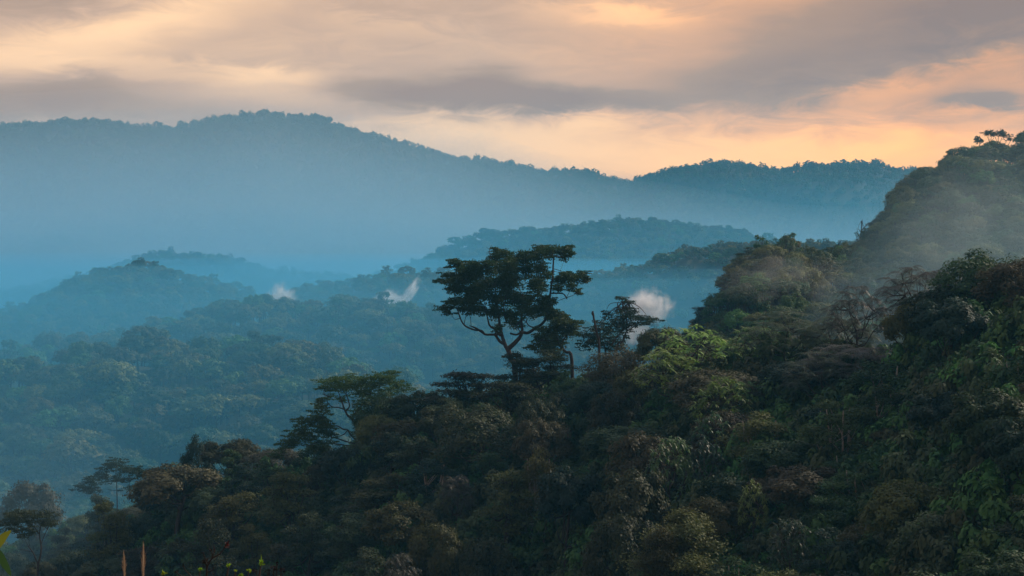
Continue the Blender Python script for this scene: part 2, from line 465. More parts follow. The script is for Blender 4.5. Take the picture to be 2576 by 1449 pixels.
# ------------------------------------------------------------------ placing trees one by one
TINT = {'dark': (0.024, 0.054, 0.018), 'brown': (0.040, 0.060, 0.026), 'olive': (0.068, 0.082, 0.022), 'blue': (0.018, 0.044, 0.028),
        'lime': (0.150, 0.280, 0.055), 'green': (0.040, 0.094, 0.024), 'rust': (0.055, 0.058, 0.028), 'grey': (0.055, 0.064, 0.045)}
TREES = []     # (object, u, v, r, kind, tint, width in m, featured label)
def put_tree(kind, i, u, vtop, r, width, tint, label=None, name=None, cat='tree', hmax=24, hmin=6.0):
    p = at(u, vtop, r)
    g = gz(p.x, p.y)
    h = p.z - g
    if h < hmin: h = hmin
    if h > hmax: h = hmax
    return stand_tree(kind, i, p.x, p.y, g, h, width, tint, label, name, cat)
BASE = {'dome': (10.6, 13.0), 'layered': (11.0, 11.2), 'tall': (7.0, 15.0), 'bigleaf': (10.0, 11.3), 'droop': (11.0, 11.5), 'feather': (10.8, 10.8)}
def stand_tree(kind, i, x, y, g, h, width, tint, label=None, name=None, cat='tree'):
    bw, bh = BASE[kind]
    crown, trunk = PROTO[kind][i % len(PROTO[kind])]
    e = empty(name or 'tree', (x, y, g))
    s = width / bw
    e.scale = (s, s * random.uniform(.92, 1.08), h / bh)
    e.rotation_euler = (0, 0, random.uniform(0, 2 * PI))
    a = link('crown', crown, e); b = link('trunk', trunk, e)
    c = TINT[tint]; k = random.uniform(.65, 1.4)
    a.color = (c[0] * k, c[1] * k, c[2] * k, 1)
    r = math.hypot(x, y); z = g + h * .8
    TREES.append([e, U0 + F * x / y, VH - F * z / y, r, kind, tint, width, label, h])
    if label: tag(e, label, cat)
    return e

# ------------------------------------------------------------------ trees with a shape of their own (limbs and leaf masses measured, then given depth)
def own_tree(name, conv, base, r, limbs, clumps, tint, label, seed, leaf=.42, dens=26, depth=.8, cat='tree', mat=None, flat=1.0, upbias=.35, bark=None, under=.5, lw=.6):
    rs = np.random.RandomState(seed)
    bu, bv = conv(*base); B = at(bu, bv, r)
    g = gz(B.x, B.y); y0 = B.y; px = y0 / F
    k = np.hypot(*(np.array(conv(100, 0)) - np.array(conv(0, 0)))) / 100 * px      # metres per unit of the measured drawing
    def loc(x, y, dy=0.0):
        u, v = conv(x, y)
        return np.array([(u - U0) * px - B.x, dy, -(v - VH) * px - g])
    e = empty(name, (B.x, B.y, g))
    tb, lv = Tubes(), Leaves()
    xs = [c[0] for c in clumps] or [base[0]]
    cx = (min(xs) + max(xs)) / 2; half = (max(xs) - min(xs)) / 2 * k + 1
    for n, (pts, w0, w1) in enumerate(limbs):
        dy0 = 0 if n == 0 else rs.normal(0, .12) * half
        P = [loc(x, y, dy0 * i / (len(pts) - 1)) for i, (x, y) in enumerate(pts)]
        if n == 0: P = [np.array([P[0][0], 0, -1.0])] + P if P[0][2] > 0.3 else P
        S = smooth_path(P, 4, .035 * k * w0 / 2, rs)
        tb.add(S, np.linspace(w0, w1, len(S)) * k * .5, 6)
        if w1 >= 4 and not (len(clumps) == 0):     # twigs towards the leaf masses
            for c in clumps:
                d = math.hypot(c[0] - pts[-1][0], c[1] - pts[-1][1])
                if d < 150:
                    branch_to(tb, S[-2], loc(c[0], c[1], rs.normal(0, .15) * half), w1 * k * .4, w1 * k * .12, rs, -.05, 4)
    for (x, y, rx, ry) in clumps:
        q = max(0.05, 1 - ((x - cx) * k / half) ** 2) ** .5
        nsub = 1 + int(rx * k / 1.6)
        for s in range(nsub * 2):
            sx = x + rs.uniform(-.75, .75) * rx * (nsub > 1); sy = y + rs.uniform(-.45, .45) * ry * (nsub > 1)
            dy = rs.uniform(-1, 1) * half * depth * q
            rr = (max(.5, rx * k / nsub * 1.25), max(.5, rx * k / nsub * 1.2), max(.28, ry * k * flat * 1.5))
            n = int(dens * (rx / nsub * k) * (ry * k)) + 10
            p, d = clump_pts(loc(sx, sy, dy), rr, n, rs, .25, under)
            for _ in range(4 if leaf < .5 else 0):      # sprays of leaves reaching out of the mass
                az_ = rs.rand() * 2 * PI; cc_ = loc(sx, sy, dy) + np.array([math.cos(az_) * rr[0] * 1.15, math.sin(az_) * rr[1] * 1.15, rs.uniform(-.7, .9) * rr[2]])
                p2, d2 = clump_pts(cc_, (.75, .75, .17), 26, rs, .1); p = np.vstack([p, p2]); d = np.vstack([d, d2])
            n = len(p)
            v, f = leaf_faces(p, leaf * rs.uniform(.6, 1.3, n), leaf * lw * rs.uniform(.7, 1.2, n), d * .4 + np.array([0, 0, upbias]) + rs.normal(0, .6, (n, 3)), rs, .2)
            lv.add(v, f)
    t = link('trunk', tb.mesh(name + '_trunk', bark or M_BARK), e)
    if lv.n:
        c = link('crown', lv.mesh(name + '_crown', mat or M_LEAF), e)
        cc = TINT[tint]; c.color = (*cc, 1)
    tag(e, label, cat)
    TREES.append([e, bu, bv, r, 'own', tint, half * 2, label, 10])
    return e, loc, k

conv5 = lambda x, y: ((1580 + x / 2.4986) * .67083, (860 + y / 2.4986) * .67083)
conv6 = lambda x, y: ((980 + x / 3.45) * .67083, (1340 + y / 3.45) * .67083)
conv7 = lambda x, y: (x / 2.576 * .67083, (1640 + y / 2.576) * .67083)
conv4 = lambda x, y: (1288 + x / 2, 724.5 + y / 2)
conv8 = lambda x, y: ((3100 + x / 2.4986) * .67083, (420 + y / 2.4986) * .67083)
conv9 = lambda x, y: ((900 + x / 3.22) * .67083, (980 + y / 3.22) * .67083)

own_tree('tree', conv5, (880, 1330), 372, [
    ([(880, 1330), (842, 1220), (812, 1125)], 62, 48), ([(812, 1135), (775, 1060), (755, 990), (735, 900), (720, 780), (700, 640), (690, 480)], 44, 8),
    ([(778, 1075), (735, 1050), (700, 1000), (682, 985)], 30, 22), ([(760, 985), (690, 985), (600, 985), (565, 950), (500, 942), (430, 915), (390, 880), (362, 820), (340, 750), (310, 690)], 26, 8),
    ([(580, 970), (510, 922), (455, 896)], 26, 8), ([(400, 895), (408, 850), (418, 815)], 8, 4), ([(365, 835), (335, 842), (310, 850)], 8, 4),
    ([(745, 1000), (690, 940), (640, 900), (620, 830), (600, 740), (590, 600)], 26, 6), ([(817, 1120), (880, 1060), (930, 1000), (945, 940), (938, 850), (945, 750), (950, 600)], 46, 8),
    ([(945, 965), (1000, 970), (1060, 930), (1130, 885), (1172, 820), (1190, 720), (1205, 620), (1225, 470), (1236, 310), (1230, 240)], 32, 13),
    ([(1070, 925), (1010, 905), (980, 860)], 16, 8), ([(1208, 600), (1280, 598), (1335, 606), (1362, 650)], 16, 9), ([(1225, 480), (1320, 452), (1450, 440), (1520, 432)], 10, 5),
    ([(835, 975), (890, 985), (945, 955)], 20, 16), ([(1240, 370), (1275, 378), (1310, 390)], 8, 4), ([(655, 285), (640, 230), (640, 180), (658, 150)], 6, 3), ([(640, 215), (605, 215)], 4, 2), ([(640, 190), (608, 165)], 4, 2),
    ([(800, 880), (770, 760), (800, 600), (820, 420)], 14, 5), ([(890, 900), (1020, 760), (1100, 600), (1100, 420)], 14, 5), ([(600, 740), (500, 600), (430, 420)], 10, 5), ([(340, 750), (240, 700), (190, 720)], 8, 4)],
    [(330, 330, 80, 34), (290, 305, 40, 20), (430, 380, 100, 46), (480, 330, 60, 26), (260, 450, 70, 32), (200, 485, 55, 16), (350, 500, 120, 52), (450, 460, 100, 55),
     (560, 400, 120, 70), (650, 330, 60, 28), (720, 250, 50, 40), (790, 225, 40, 26), (690, 185, 22, 12), (760, 380, 150, 80), (900, 330, 120, 70), (1000, 275, 90, 46), (980, 230, 18, 22),
     (1100, 225, 70, 44), (1230, 220, 100, 44), (1350, 195, 50, 26), (1345, 260, 40, 36), (1120, 172, 45, 18), (1390, 170, 22, 14), (1400, 235, 18, 22), (1080, 400, 110, 80), (1180, 430, 45, 26),
     (700, 520, 160, 72), (900, 520, 150, 80), (1050, 540, 120, 62), (560, 550, 120, 62), (420, 580, 120, 44), (310, 570, 60, 34), (480, 680, 130, 48), (330, 680, 65, 34), (270, 690, 40, 16),
     (650, 670, 120, 56), (820, 680, 120, 56), (980, 690, 120, 50), (1120, 700, 100, 52), (1220, 690, 40, 26), (430, 760, 90, 34), (560, 770, 60, 34), (215, 740, 60, 22), (250, 780, 22, 18),
     (700, 800, 80, 42), (860, 820, 90, 42), (1000, 790, 100, 42), (1140, 770, 90, 44), (1210, 760, 40, 24), (1380, 470, 95, 36), (1300, 490, 55, 46), (1480, 460, 55, 40), (1520, 420, 36, 26),
     (1270, 555, 35, 30), (1340, 420, 36, 18), (1400, 540, 45, 32), (1470, 590, 16, 24), (1540, 470, 20, 30), (880, 900, 55, 34), (720, 930, 36, 26), (1210, 830, 50, 26)],
    'dark', 'tall emergent tree with a forked trunk and ragged spreading crown above the whole canopy', 41, leaf=.40, dens=300, depth=.5, under=.45, bark=M_BARK)
own_tree('tree', conv5, (1400, 1215), 368, [
    ([(1410, 1225), (1355, 1150), (1300, 1090), (1268, 1000), (1265, 880)], 40, 12), ([(1300, 1090), (1350, 1010), (1400, 940)], 16, 6), ([(1250, 1050), (1150, 1040), (1110, 1040)], 12, 6)],
    [(1310, 810, 46, 32), (1260, 870, 100, 42), (1400, 870, 80, 24), (1350, 930, 120, 44), (1430, 980, 46, 26), (1200, 950, 100, 38), (1250, 1020, 140, 40), (1110, 1030, 50, 30), (1150, 1100, 90, 34),
     (1030, 1110, 46, 20), (1290, 1085, 60, 30), (1220, 1150, 60, 24), (1460, 875, 36, 13), (1340, 850, 40, 40)],
    'green', 'short leaning tree on a slanted trunk tucked against the tall emergent tree', 42, leaf=.42, dens=190, depth=.6)
own_tree('dead_tree', conv5, (1668, 1110), 362, [([(1668, 1110), (1645, 980), (1622, 860), (1606, 766)], 26, 17), ([(1614, 815), (1600, 790), (1606, 768)], 15, 10)], [], 'dark',
    'bare broken tree trunk standing like a pole beside the tall emergent tree', 43, cat='dead tree')
own_tree('tree', conv4, (525, 318), 360, [
    ([(525, 318), (556, 270), (575, 220), (578, 170), (566, 110), (553, 55)], 10, 5), ([(500, 290), (530, 245), (565, 205)], 7, 5), ([(575, 215), (600, 205), (640, 172), (665, 160)], 6, 3),
    ([(556, 75), (520, 74), (492, 82), (478, 106)], 4, 2.2), ([(556, 72), (575, 76), (596, 68)], 6, 6), ([(556, 110), (510, 112), (478, 135)], 4, 2), ([(530, 74), (531, 96)], 3, 4)],
    [(552, 50, 22, 9), (586, 72, 16, 6), (560, 118, 50, 13), (590, 112, 26, 10), (560, 148, 72, 16), (500, 160, 34, 13), (605, 150, 34, 10), (560, 180, 80, 18), (530, 208, 56, 18), (520, 236, 40, 14), (600, 182, 28, 8), (480, 128, 14, 10), (570, 205, 30, 14),
     (690, 153, 58, 11), (660, 172, 30, 8), (720, 165, 30, 8)],
    'blue', 'thin crooked tree with layered foliage and bare hooked top arms by the bare pole trunk', 44, leaf=.36, dens=45, depth=.5)
own_tree('tree', conv4, (470, 320), 366, [([(470, 320), (450, 280), (440, 240)], 10, 5)],
    [(430, 215, 55, 26), (400, 240, 60, 26), (450, 190, 30, 22), (430, 260, 90, 24), (470, 280, 100, 30), (380, 290, 60, 22), (520, 300, 60, 20)],
    'blue', 'dark conical bush around the foot of the bare pole trunk', 45, leaf=.38, dens=40, depth=.6)
own_tree('tree', conv6, (1330, 1260), 388, [
    ([(1330, 1260), (1300, 1060), (1272, 965), (1220, 890), (1182, 820), (1110, 750), (1080, 690), (1052, 620), (1030, 550)], 62, 16), ([(1085, 700), (1135, 640), (1122, 550), (1090, 470)], 24, 10),
    ([(1070, 675), (1000, 650), (920, 640), (870, 590), (850, 540)], 20, 9), ([(900, 520), (860, 500), (800, 470)], 14, 6), ([(1160, 790), (1250, 680), (1350, 560), (1420, 460)], 26, 10), ([(1350, 560), (1500, 470), (1640, 400)], 14, 6), ([(1030, 550), (980, 440), (900, 380)], 14, 6)],
    [(790, 330, 90, 44), (900, 310, 110, 34), (1020, 300, 110, 34), (1120, 268, 56, 26), (1100, 350, 130, 52), (800, 410, 76, 38), (900, 400, 90, 34), (1000, 400, 120, 42), (870, 520, 56, 20), (1020, 570, 46, 40),
     (1180, 420, 100, 52), (1300, 330, 110, 52), (1440, 280, 110, 42), (1560, 260, 120, 34), (1680, 245, 76, 24), (1640, 310, 110, 42), (1760, 340, 80, 32), (1830, 370, 60, 28), (1700, 400, 130, 42), (1560, 390, 140, 60),
     (1420, 420, 140, 66), (1300, 480, 120, 56), (1450, 540, 120, 56), (1600, 500, 110, 50), (1320, 620, 100, 40), (1450, 660, 80, 40), (1400, 740, 100, 40), (1280, 800, 50, 32), (1330, 830, 70, 34), (1240, 700, 50, 32), (1850, 430, 90, 26), (1600, 630, 50, 32), (1700, 200, 50, 10)],
    'green', 'flat-topped tree with a curving bare trunk and wide dark crown below the tall emergent tree', 46, leaf=.38, dens=95, depth=.6, under=.3)
own_tree('tree', conv6, (1300, 1330), 384, [
    ([(1300, 1330), (1250, 1180), (1200, 1110)], 46, 26), ([(1215, 1070), (1140, 990), (1112, 940), (1050, 930), (980, 890), (900, 895), (830, 880)], 28, 12), ([(1112, 948), (1062, 1000), (1000, 1020), (940, 1010)], 14, 8),
    ([(1220, 1130), (1150, 1110), (1050, 1080), (960, 1050), (890, 1040)], 24, 14), ([(1240, 1160), (1100, 1150), (960, 1130), (800, 1120), (640, 1060)], 24, 9), ([(720, 1100), (600, 1150), (510, 1152)], 16, 8), ([(830, 880), (780, 760), (765, 600)], 14, 5)],
    [(770, 565, 46, 28), (750, 610, 56, 26), (770, 670, 66, 30), (770, 722, 100, 34), (780, 780, 124, 38), (820, 830, 104, 34), (700, 830, 96, 34), (530, 800, 86, 28), (560, 860, 124, 38), (700, 900, 170, 42), (850, 900, 86, 34),
     (550, 960, 144, 50), (700, 1000, 170, 50), (850, 1000, 104, 42), (430, 1010, 86, 42), (400, 1060, 96, 42), (600, 1080, 170, 50), (320, 1110, 84, 42), (450, 1130, 104, 38), (700, 1180, 104, 34), (310, 1170, 66, 42), (220, 1240, 96, 30), (190, 1290, 56, 32), (850, 1120, 86, 34), (680, 1230, 76, 34), (820, 1240, 56, 32)],
    'green', 'stepped fir-like tree on sideways limbs leaning out beneath the flat-topped tree', 47, leaf=.38, dens=95, depth=.5, under=.3, flat=.9)
own_tree('tree', conv7, (1120, 640), 436, [
    ([(1120, 640), (1118, 560), (1115, 450), (1110, 350), (1110, 250)], 12, 6), ([(1112, 520), (1070, 518), (1030, 508)], 6, 3), ([(1114, 435), (1060, 430), (1015, 428), (985, 400)], 7, 3), ([(1112, 440), (1160, 420), (1190, 370), (1230, 340)], 7, 3), ([(1240, 610), (1243, 480), (1240, 350)], 8, 4), ([(1243, 430), (1290, 390), (1340, 360)], 5, 3)],
    [(1100, 240, 66, 22), (1050, 280, 76, 26), (1140, 285, 46, 22), (1220, 330, 86, 24), (1330, 350, 90, 24), (1250, 308, 56, 14), (960, 360, 46, 26), (980, 405, 66, 28), (1380, 372, 56, 16), (1150, 390, 36, 20), (1020, 320, 56, 22), (1180, 350, 40, 20), (1230, 420, 60, 18), (1120, 425, 60, 14), (1220, 500, 40, 22)],
    'blue', 'small umbrella-shaped tree with a thin straight trunk standing against the misty valley', 48, leaf=.4, dens=80, depth=.5, under=.15)
own_tree('tree', conv7, (912, 625), 440, [([(912, 625), (895, 560), (872, 480)], 10, 5)],
    [(872, 428, 56, 24), (822, 490, 84, 30), (862, 530, 76, 24), (765, 500, 50, 20), (900, 460, 50, 20), (850, 400, 30, 14)], 'blue', 'little cone-shaped tree crouching next to the thin umbrella-shaped tree', 49, leaf=.4, dens=80, depth=.6)
own_tree('tree', conv7, (345, 1345), 395, [
    ([(345, 1345), (350, 1250), (330, 1190), (300, 1120), (250, 1060)], 26, 8), ([(350, 1240), (372, 1150), (378, 1070), (360, 960), (372, 870), (400, 820)], 22, 7), ([(375, 1060), (410, 960), (450, 880)], 10, 5), ([(365, 950), (320, 880), (270, 850)], 9, 4), ([(300, 1120), (230, 1100), (160, 1090)], 8, 4)],
    [(270, 770, 110, 40), (180, 760, 100, 34), (100, 790, 90, 40), (380, 765, 90, 36), (450, 790, 60, 30), (60, 840, 70, 34), (480, 840, 50, 30), (200, 830, 90, 26), (330, 830, 40, 20), (430, 850, 50, 24), (180, 930, 90, 30), (260, 960, 60, 30), (60, 920, 60, 30)],
    'brown', 'umbrella-crowned brownish tree with forking visible limbs in the lowest misty corner', 50, leaf=.4, dens=80, depth=.6, under=.2)
# on the higher misty hill
own_tree('tree', conv8, (1530, 350), 808, [([(1530, 350), (1528, 290), (1540, 215)], 8, 4), ([(1525, 300), (1500, 240), (1480, 205)], 5, 3), ([(1532, 280), (1560, 240), (1555, 210)], 5, 3), ([(1527, 310), (1515, 250), (1505, 200)], 4, 3)],
    [(1480, 205, 36, 14), (1520, 192, 40, 14), (1550, 205, 26, 12), (1500, 212, 40, 10)], 'dark', 'slender flat-topped tree, first of the umbrella group on the misty hill summit', 51, leaf=.8, dens=30, depth=.8)
own_tree('tree', conv8, (1600, 360), 808, [([(1600, 360), (1598, 280), (1605, 215)], 8, 4), ([(1600, 320), (1630, 260), (1640, 220)], 6, 3), ([(1640, 360), (1660, 300), (1700, 250)], 5, 3), ([(1650, 345), (1700, 300), (1715, 260)], 5, 3), ([(1598, 300), (1580, 250), (1570, 220)], 4, 3)],
    [(1600, 200, 50, 20), (1570, 215, 30, 14), (1640, 210, 40, 18), (1690, 235, 36, 22), (1710, 262, 18, 16), (1620, 225, 36, 10)], 'dark', 'wide flat-topped tree, larger of the umbrella group on the misty hill summit', 52, leaf=.8, dens=30, depth=.8)
own_tree('tree', conv8, (1425, 350), 806, [([(1425, 350), (1425, 300), (1420, 270)], 7, 4), ([(1425, 310), (1445, 290)], 4, 3)], [(1420, 255, 42, 20), (1400, 265, 24, 14), (1440, 275, 24, 14), (1415, 285, 34, 12)], 'dark', 'small round-headed tree beside the umbrella group on the misty hill summit', 53, leaf=.8, dens=30, depth=.8)
own_tree('dead_tree', conv8, (320, 1200), 715, [([(320, 1200), (322, 1120), (325, 1050), (332, 1008)], 13, 6), ([(322, 1130), (300, 1100), (275, 1095)], 6, 3), ([(325, 1110), (350, 1080), (385, 1042)], 7, 4), ([(325, 1070), (345, 1060)], 4, 3), ([(326, 1050), (318, 1020)], 5, 3), ([(330, 1150), (365, 1120), (395, 1105)], 5, 3)],
    [(280, 1140, 18, 16), (300, 1160, 26, 18), (350, 1150, 26, 16), (360, 1100, 12, 10), (320, 1180, 40, 14)], 'dark', 'gnarled dead tree with bare broken arms on the edge of the misty hill', 54, leaf=.7, dens=10, cat='dead tree')
own_tree('tree', conv8, (440, 1150), 720, [([(440, 1150), (440, 1110), (441, 1075)], 6, 4)], [(441, 1068, 13, 10), (440, 1125, 16, 12), (430, 1140, 20, 10)], 'dark', 'tiny mushroom-shaped tree next to the gnarled dead tree on the misty hill', 55, leaf=.7, dens=14)
# in the far white mist
own_tree('tree', conv9, (578, 690), 1662, [([(578, 690), (576, 620), (568, 560)], 15, 8), ([(575, 600), (540, 540), (500, 490)], 7, 4), ([(575, 580), (595, 540)], 6, 4)],
    [(545, 500, 40, 26), (560, 530, 46, 22), (590, 510, 26, 22), (530, 540, 30, 14), (575, 470, 20, 12)], 'dark', 'tall tree with a club-shaped trunk silhouetted by a white mist plume', 56, leaf=1.3, dens=2.6)
own_tree('tree', conv9, (512, 680), 1662, [([(512, 680), (514, 600), (500, 540), (480, 480)], 8, 4), ([(510, 560), (470, 520), (455, 480)], 5, 3)],
    [(470, 480, 26, 18), (490, 510, 24, 14), (460, 500, 16, 14), (500, 470, 12, 10)], 'dark', 'spindly tree with sparse leaves silhouetted by a white mist plume', 57, leaf=1.3, dens=1.8)
own_tree('tree', conv9, (280, 600), 1664, [([(280, 600), (282, 540), (285, 500)], 10, 6), ([(282, 560), (320, 530)], 6, 4)],
    [(280, 470, 70, 30), (230, 490, 40, 24), (330, 490, 40, 30), (290, 510, 60, 24), (320, 540, 30, 20)], 'dark', 'round-headed tree next to the mist-silhouetted spindly tree', 58, leaf=1.4, dens=2.4)

# ------------------------------------------------------------------ canopy trees one can point at (kind, variant, column, top row, distance, width m, colour, label)
FEAT = [
 ('bigleaf', 0, 1745, 806, 322, 17, 'lime', 'bright lime-green large-leaved tree high on the slope beside a white mist puff'),
 ('bigleaf', 1, 1680, 868, 312, 13, 'lime', 'lime-green large-leaved tree just downhill of the brightest large-leaved tree'),
 ('bigleaf', 2, 1905, 806, 318, 11, 'lime', 'pale lime large-leaved tree under the drooping frond trees on the ridge'),
 ('bigleaf', 1, 1815, 936, 285, 10, 'lime', 'yellow-green large-leaved tree standing alone in the dark middle of the slope'),
 ('bigleaf', 0, 1790, 1020, 272, 7, 'green', 'narrow green large-leaved tree hanging below the yellow-green large-leaved tree'),
 ('bigleaf', 2, 1690, 1072, 262, 7.5, 'green', 'fresh green large-leaved tree low in the dark slope beside a brown crown'),
 ('bigleaf', 0, 1775, 1080, 262, 6, 'blue', 'bluish large-leaved tree close to the fresh green large-leaved tree'),
 ('bigleaf', 1, 1898, 1200, 240, 4.5, 'lime', 'small pale-leaved tuft tree shining in the dark slope'),
 ('bigleaf', 2, 2055, 1230, 240, 5, 'green', 'small tuft tree with dull green leaves uphill of the shining pale tuft'),
 ('droop', 0, 1985, 772, 312, 15, 'brown', 'brown drooping frond tree on the ridge above the lime trees'),
 ('droop', 1, 2110, 782, 308, 13, 'brown', 'second brown frond tree on the ridge, with spidery leaf tufts'),
 ('droop', 0, 2160, 705, 303, 12, 'grey', 'thin grey-leaved frond tree bent over the mist gap'),
 ('droop', 1, 2330, 648, 297, 16, 'grey', 'tall thin grey frond tree rising over the mist gap to the ridge top'),
 ('droop', 1, 2150, 850, 285, 17, 'grey', 'wide frond tree with pale hanging leaf tips across the upper slope'),
 ('droop', 0, 2060, 872, 282, 12, 'brown', 'brown frond tree downhill of the wide pale-tipped frond tree'),
 ('droop', 0, 2535, 898, 255, 13, 'grey', 'silvery drooping frond tree at the picture edge'),
 ('dome', 4, 2465, 642, 284, 13, 'dark', 'tall dense dark green tree forming the ridge top'),
 ('dome', 1, 2560, 660, 276, 12, 'rust', 'rusty leaved tree on the ridge top at the picture edge'),
 ('dome', 3, 2400, 720, 282, 14, 'dark', 'dense dark tree under the ridge top beside the mist gap'),
 ('dome', 0, 2290, 770, 284, 9, 'olive', 'small yellow-olive tree in the upper slope below the mist gap'),
 ('feather', 0, 1725, 1292, 232, 16, 'olive', 'broad olive-green feathery tree low on the slope with a visible slanting branch'),
 ('feather', 1, 1660, 1335, 228, 10, 'olive', 'olive feathery tree overlapping the broad olive-green tree'),
 ('dome', 2, 2265, 1085, 250, 7.5, 'olive', 'pale olive small-leaved tree glowing among dark crowns'),
 ('tall', 0, 2120, 1000, 255, 9, 'green', 'tall green tree with pale forked stems showing under its crown'),
 ('tall', 1, 2165, 1165, 238, 9, 'green', 'tall green tree with one long pale stem low on the slope'),
 ('tall', 2, 2230, 900, 272, 10, 'dark', 'tall dark tree with thin pale stems in the upper slope'),
 ('layered', 0, 970, 1205, 330, 17, 'olive', 'layered tree with bright olive top shelves above the dark hollow'),
 ('layered', 1, 890, 1300, 318, 15, 'brown', 'layered brown tree spreading shelves below the bright olive shelves'),
 ('layered', 2, 780, 1300, 325, 12, 'brown', 'brown shelf-crowned tree beside the wide brown layered tree'),
 ('layered', 3, 720, 1190, 352, 14, 'olive', 'olive shelf-crowned tree on the lower ridge under the stepped tree'),
 ('layered', 1, 590, 1245, 360, 15, 'olive', 'flat olive canopy tree on the lower ridge'),
 ('layered', 0, 530, 1325, 338, 13, 'brown', 'lumpy brown canopy tree above the withered red-tipped stalk'),
 ('dome', 2, 445, 1182, 398, 20, 'rust', 'wide rust-brown dome tree on the lower ridge'),
 ('dome', 1, 78, 1183, 455, 15, 'grey', 'hazy greyish dome tree alone in the lower misty corner'),
 ('dome', 4, 497, 1106, 428, 7.5, 'blue', 'small blue-green round tree poking above the lower ridge'),
 ('dome', 0, 585, 1112, 414, 15, 'brown', 'broad brown tree on the lower ridge beside the small blue-green tree'),
 ('dome', 3, 690, 1130, 405, 13, 'grey', 'greyish tree behind the stepped fir-like tree'),
 ('layered', 2, 250, 1250, 425, 12, 'brown', 'low brown spreading tree at the foot of the thin umbrella-shaped tree'),
 ('layered', 0, 280, 1285, 405, 13, 'olive', 'olive flat tree in front of the low brown spreading tree'),
 ('dome', 4, 960, 995, 380, 11, 'dark', 'dark dense tree hiding the foot of the flat-topped tree'),
 ('dome', 1, 1045, 990, 372, 13, 'dark', 'dark round tree on the ridge crest uphill of the flat-topped tree'),
 ('layered', 3, 1170, 936, 368, 20, 'brown', 'brown layered tree on the crest just downhill of the tall emergent tree'),
 ('layered', 2, 1385, 884, 361, 19, 'brown', 'wide brown layered canopy at the foot of the tall emergent tree'),
 ('layered', 0, 1315, 902, 367, 14, 'brown', 'flat brownish tree hiding the foot of the tall emergent trunk'),
 ('layered', 1, 1290, 960, 345, 18, 'brown', 'brown shelf-crowned tree directly below the tall emergent tree'),
 ('droop', 1, 1150, 1180, 312, 6.5, 'grey', 'pale silvery fern-leaved tree in the dark hollow'),
 ('layered', 3, 1290, 1185, 300, 15, 'olive', 'flat olive shelf tree reaching uphill from the silvery fern-leaved tree'),
 ('tall', 0, 1355, 1120, 300, 8, 'olive', 'column of pale hanging foliage rising from the dark hollow'),
 ('dome', 0, 1430, 1190, 285, 12, 'blue', 'shadowy bluish dome tree beside the column of hanging foliage'),
 ('dome', 2, 1100, 1330, 285, 9, 'olive', 'low olive-topped tree at the bottom of the dark hollow'),
 ('droop', 0, 1010, 1380, 275, 7, 'grey', 'small greyish frond tree at the lower edge of the dark hollow'),
 ('dome', 3, 1215, 1300, 280, 10, 'brown', 'brownish dome tree standing inside the dark hollow'),
 ('dome', 1, 1630, 1100, 272, 11, 'rust', 'rusty brown tree beside the fresh green large-leaved tree'),
 ('dome', 0, 1590, 1195, 255, 11, 'brown', 'brown bushy tree at the edge of the dark hollow'),
 ('dome', 3, 1570, 1300, 242, 10, 'brown', 'brown tree downhill of the broad olive-green tree'),
 ('dome', 2, 1655, 832, 338, 9, 'brown', 'low brownish ridge tree in front of the white mist puff'),
 ('dome', 4, 1560, 880, 344, 12, 'rust', 'rust-brown tree below the thin crooked tree'),
 ('dome', 0, 2010, 1180, 244, 12, 'rust', 'rust-brown tree between the two small tuft trees'),
 ('dome', 1, 2480, 1050, 250, 13, 'olive', 'large olive-brown crown near the picture edge'),
 ('dome', 4, 2380, 1250, 226, 13, 'brown', 'big brown-olive crown in the lowest uphill corner'),
 ('dome', 2, 2200, 1330, 222, 9, 'olive', 'yellowish bush-like tree at the lowest edge of the uphill forest'),
 ('dome', 3, 1840, 1040, 276, 11, 'rust', 'reddish-brown tree just uphill of the yellow-green large-leaved tree'),
]
for (kd, i, u, v, r, w, tn, lab) in FEAT:
    put_tree(kd, i, u, v, r, w, tn, lab)

# ------------------------------------------------------------------ the rest of the near forest, tree by tree
def auto_forest():
    pts = [(t[0].location.x, t[0].location.y, t[6]) for t in TREES]
    rs = np.random.RandomState(5)
    n = 0
    for _ in range(9000):
        u = rs.uniform(-200, 2760)
        rc, _v = FGt(u); rc = float(rc)
        dl = float(np.interp(u, [0, 700, 1300, 2576], [95, 95, 135, 120]))
        r = rc - rs.uniform(-.02, 1.12) * dl
        t = (u - U0) / F; y = r / math.sqrt(1 + t * t); x = y * t
        low = u < 1150
        if low: kd = rs.choice(['layered', 'dome', 'dome', 'tall'], p=[.5, .2, .25, .05])
        elif u < 1600: kd = rs.choice(['dome', 'layered', 'tall'], p=[.6, .25, .15])
        else: kd = rs.choice(['dome', 'tall', 'droop', 'layered', 'bigleaf'], p=[.66, .2, .02, .10, .02])
        w = 8.5 + 8 * rs.rand() ** 1.4 if kd != 'tall' else rs.uniform(6.5, 10)
        if kd in ('bigleaf',): w = rs.uniform(5, 7)
        if any((x - a) ** 2 + (y - b) ** 2 < ((.34 if low else .40) * (w + c)) ** 2 for a, b, c in pts): continue
        g = gz(x, y); h = rs.uniform(10.5, 15.5)
        if r > rc - .22 * dl: h = min(h, 12.0 if u > 1000 else 13.5)
        if not seen(u, r, g + h): continue
        tn = rs.choice(['dark', 'brown', 'rust', 'blue', 'olive', 'green'], p=[.40, .12, .03, .17, .10, .18] if not low else [.22, .34, .12, .10, .17, .05])
        stand_tree(str(kd), int(rs.randint(9)), x, y, g, h, w, str(tn))
        pts.append((x, y, w)); n += 1
        if n >= 175: break
    return n
N_AUTO = auto_forest()

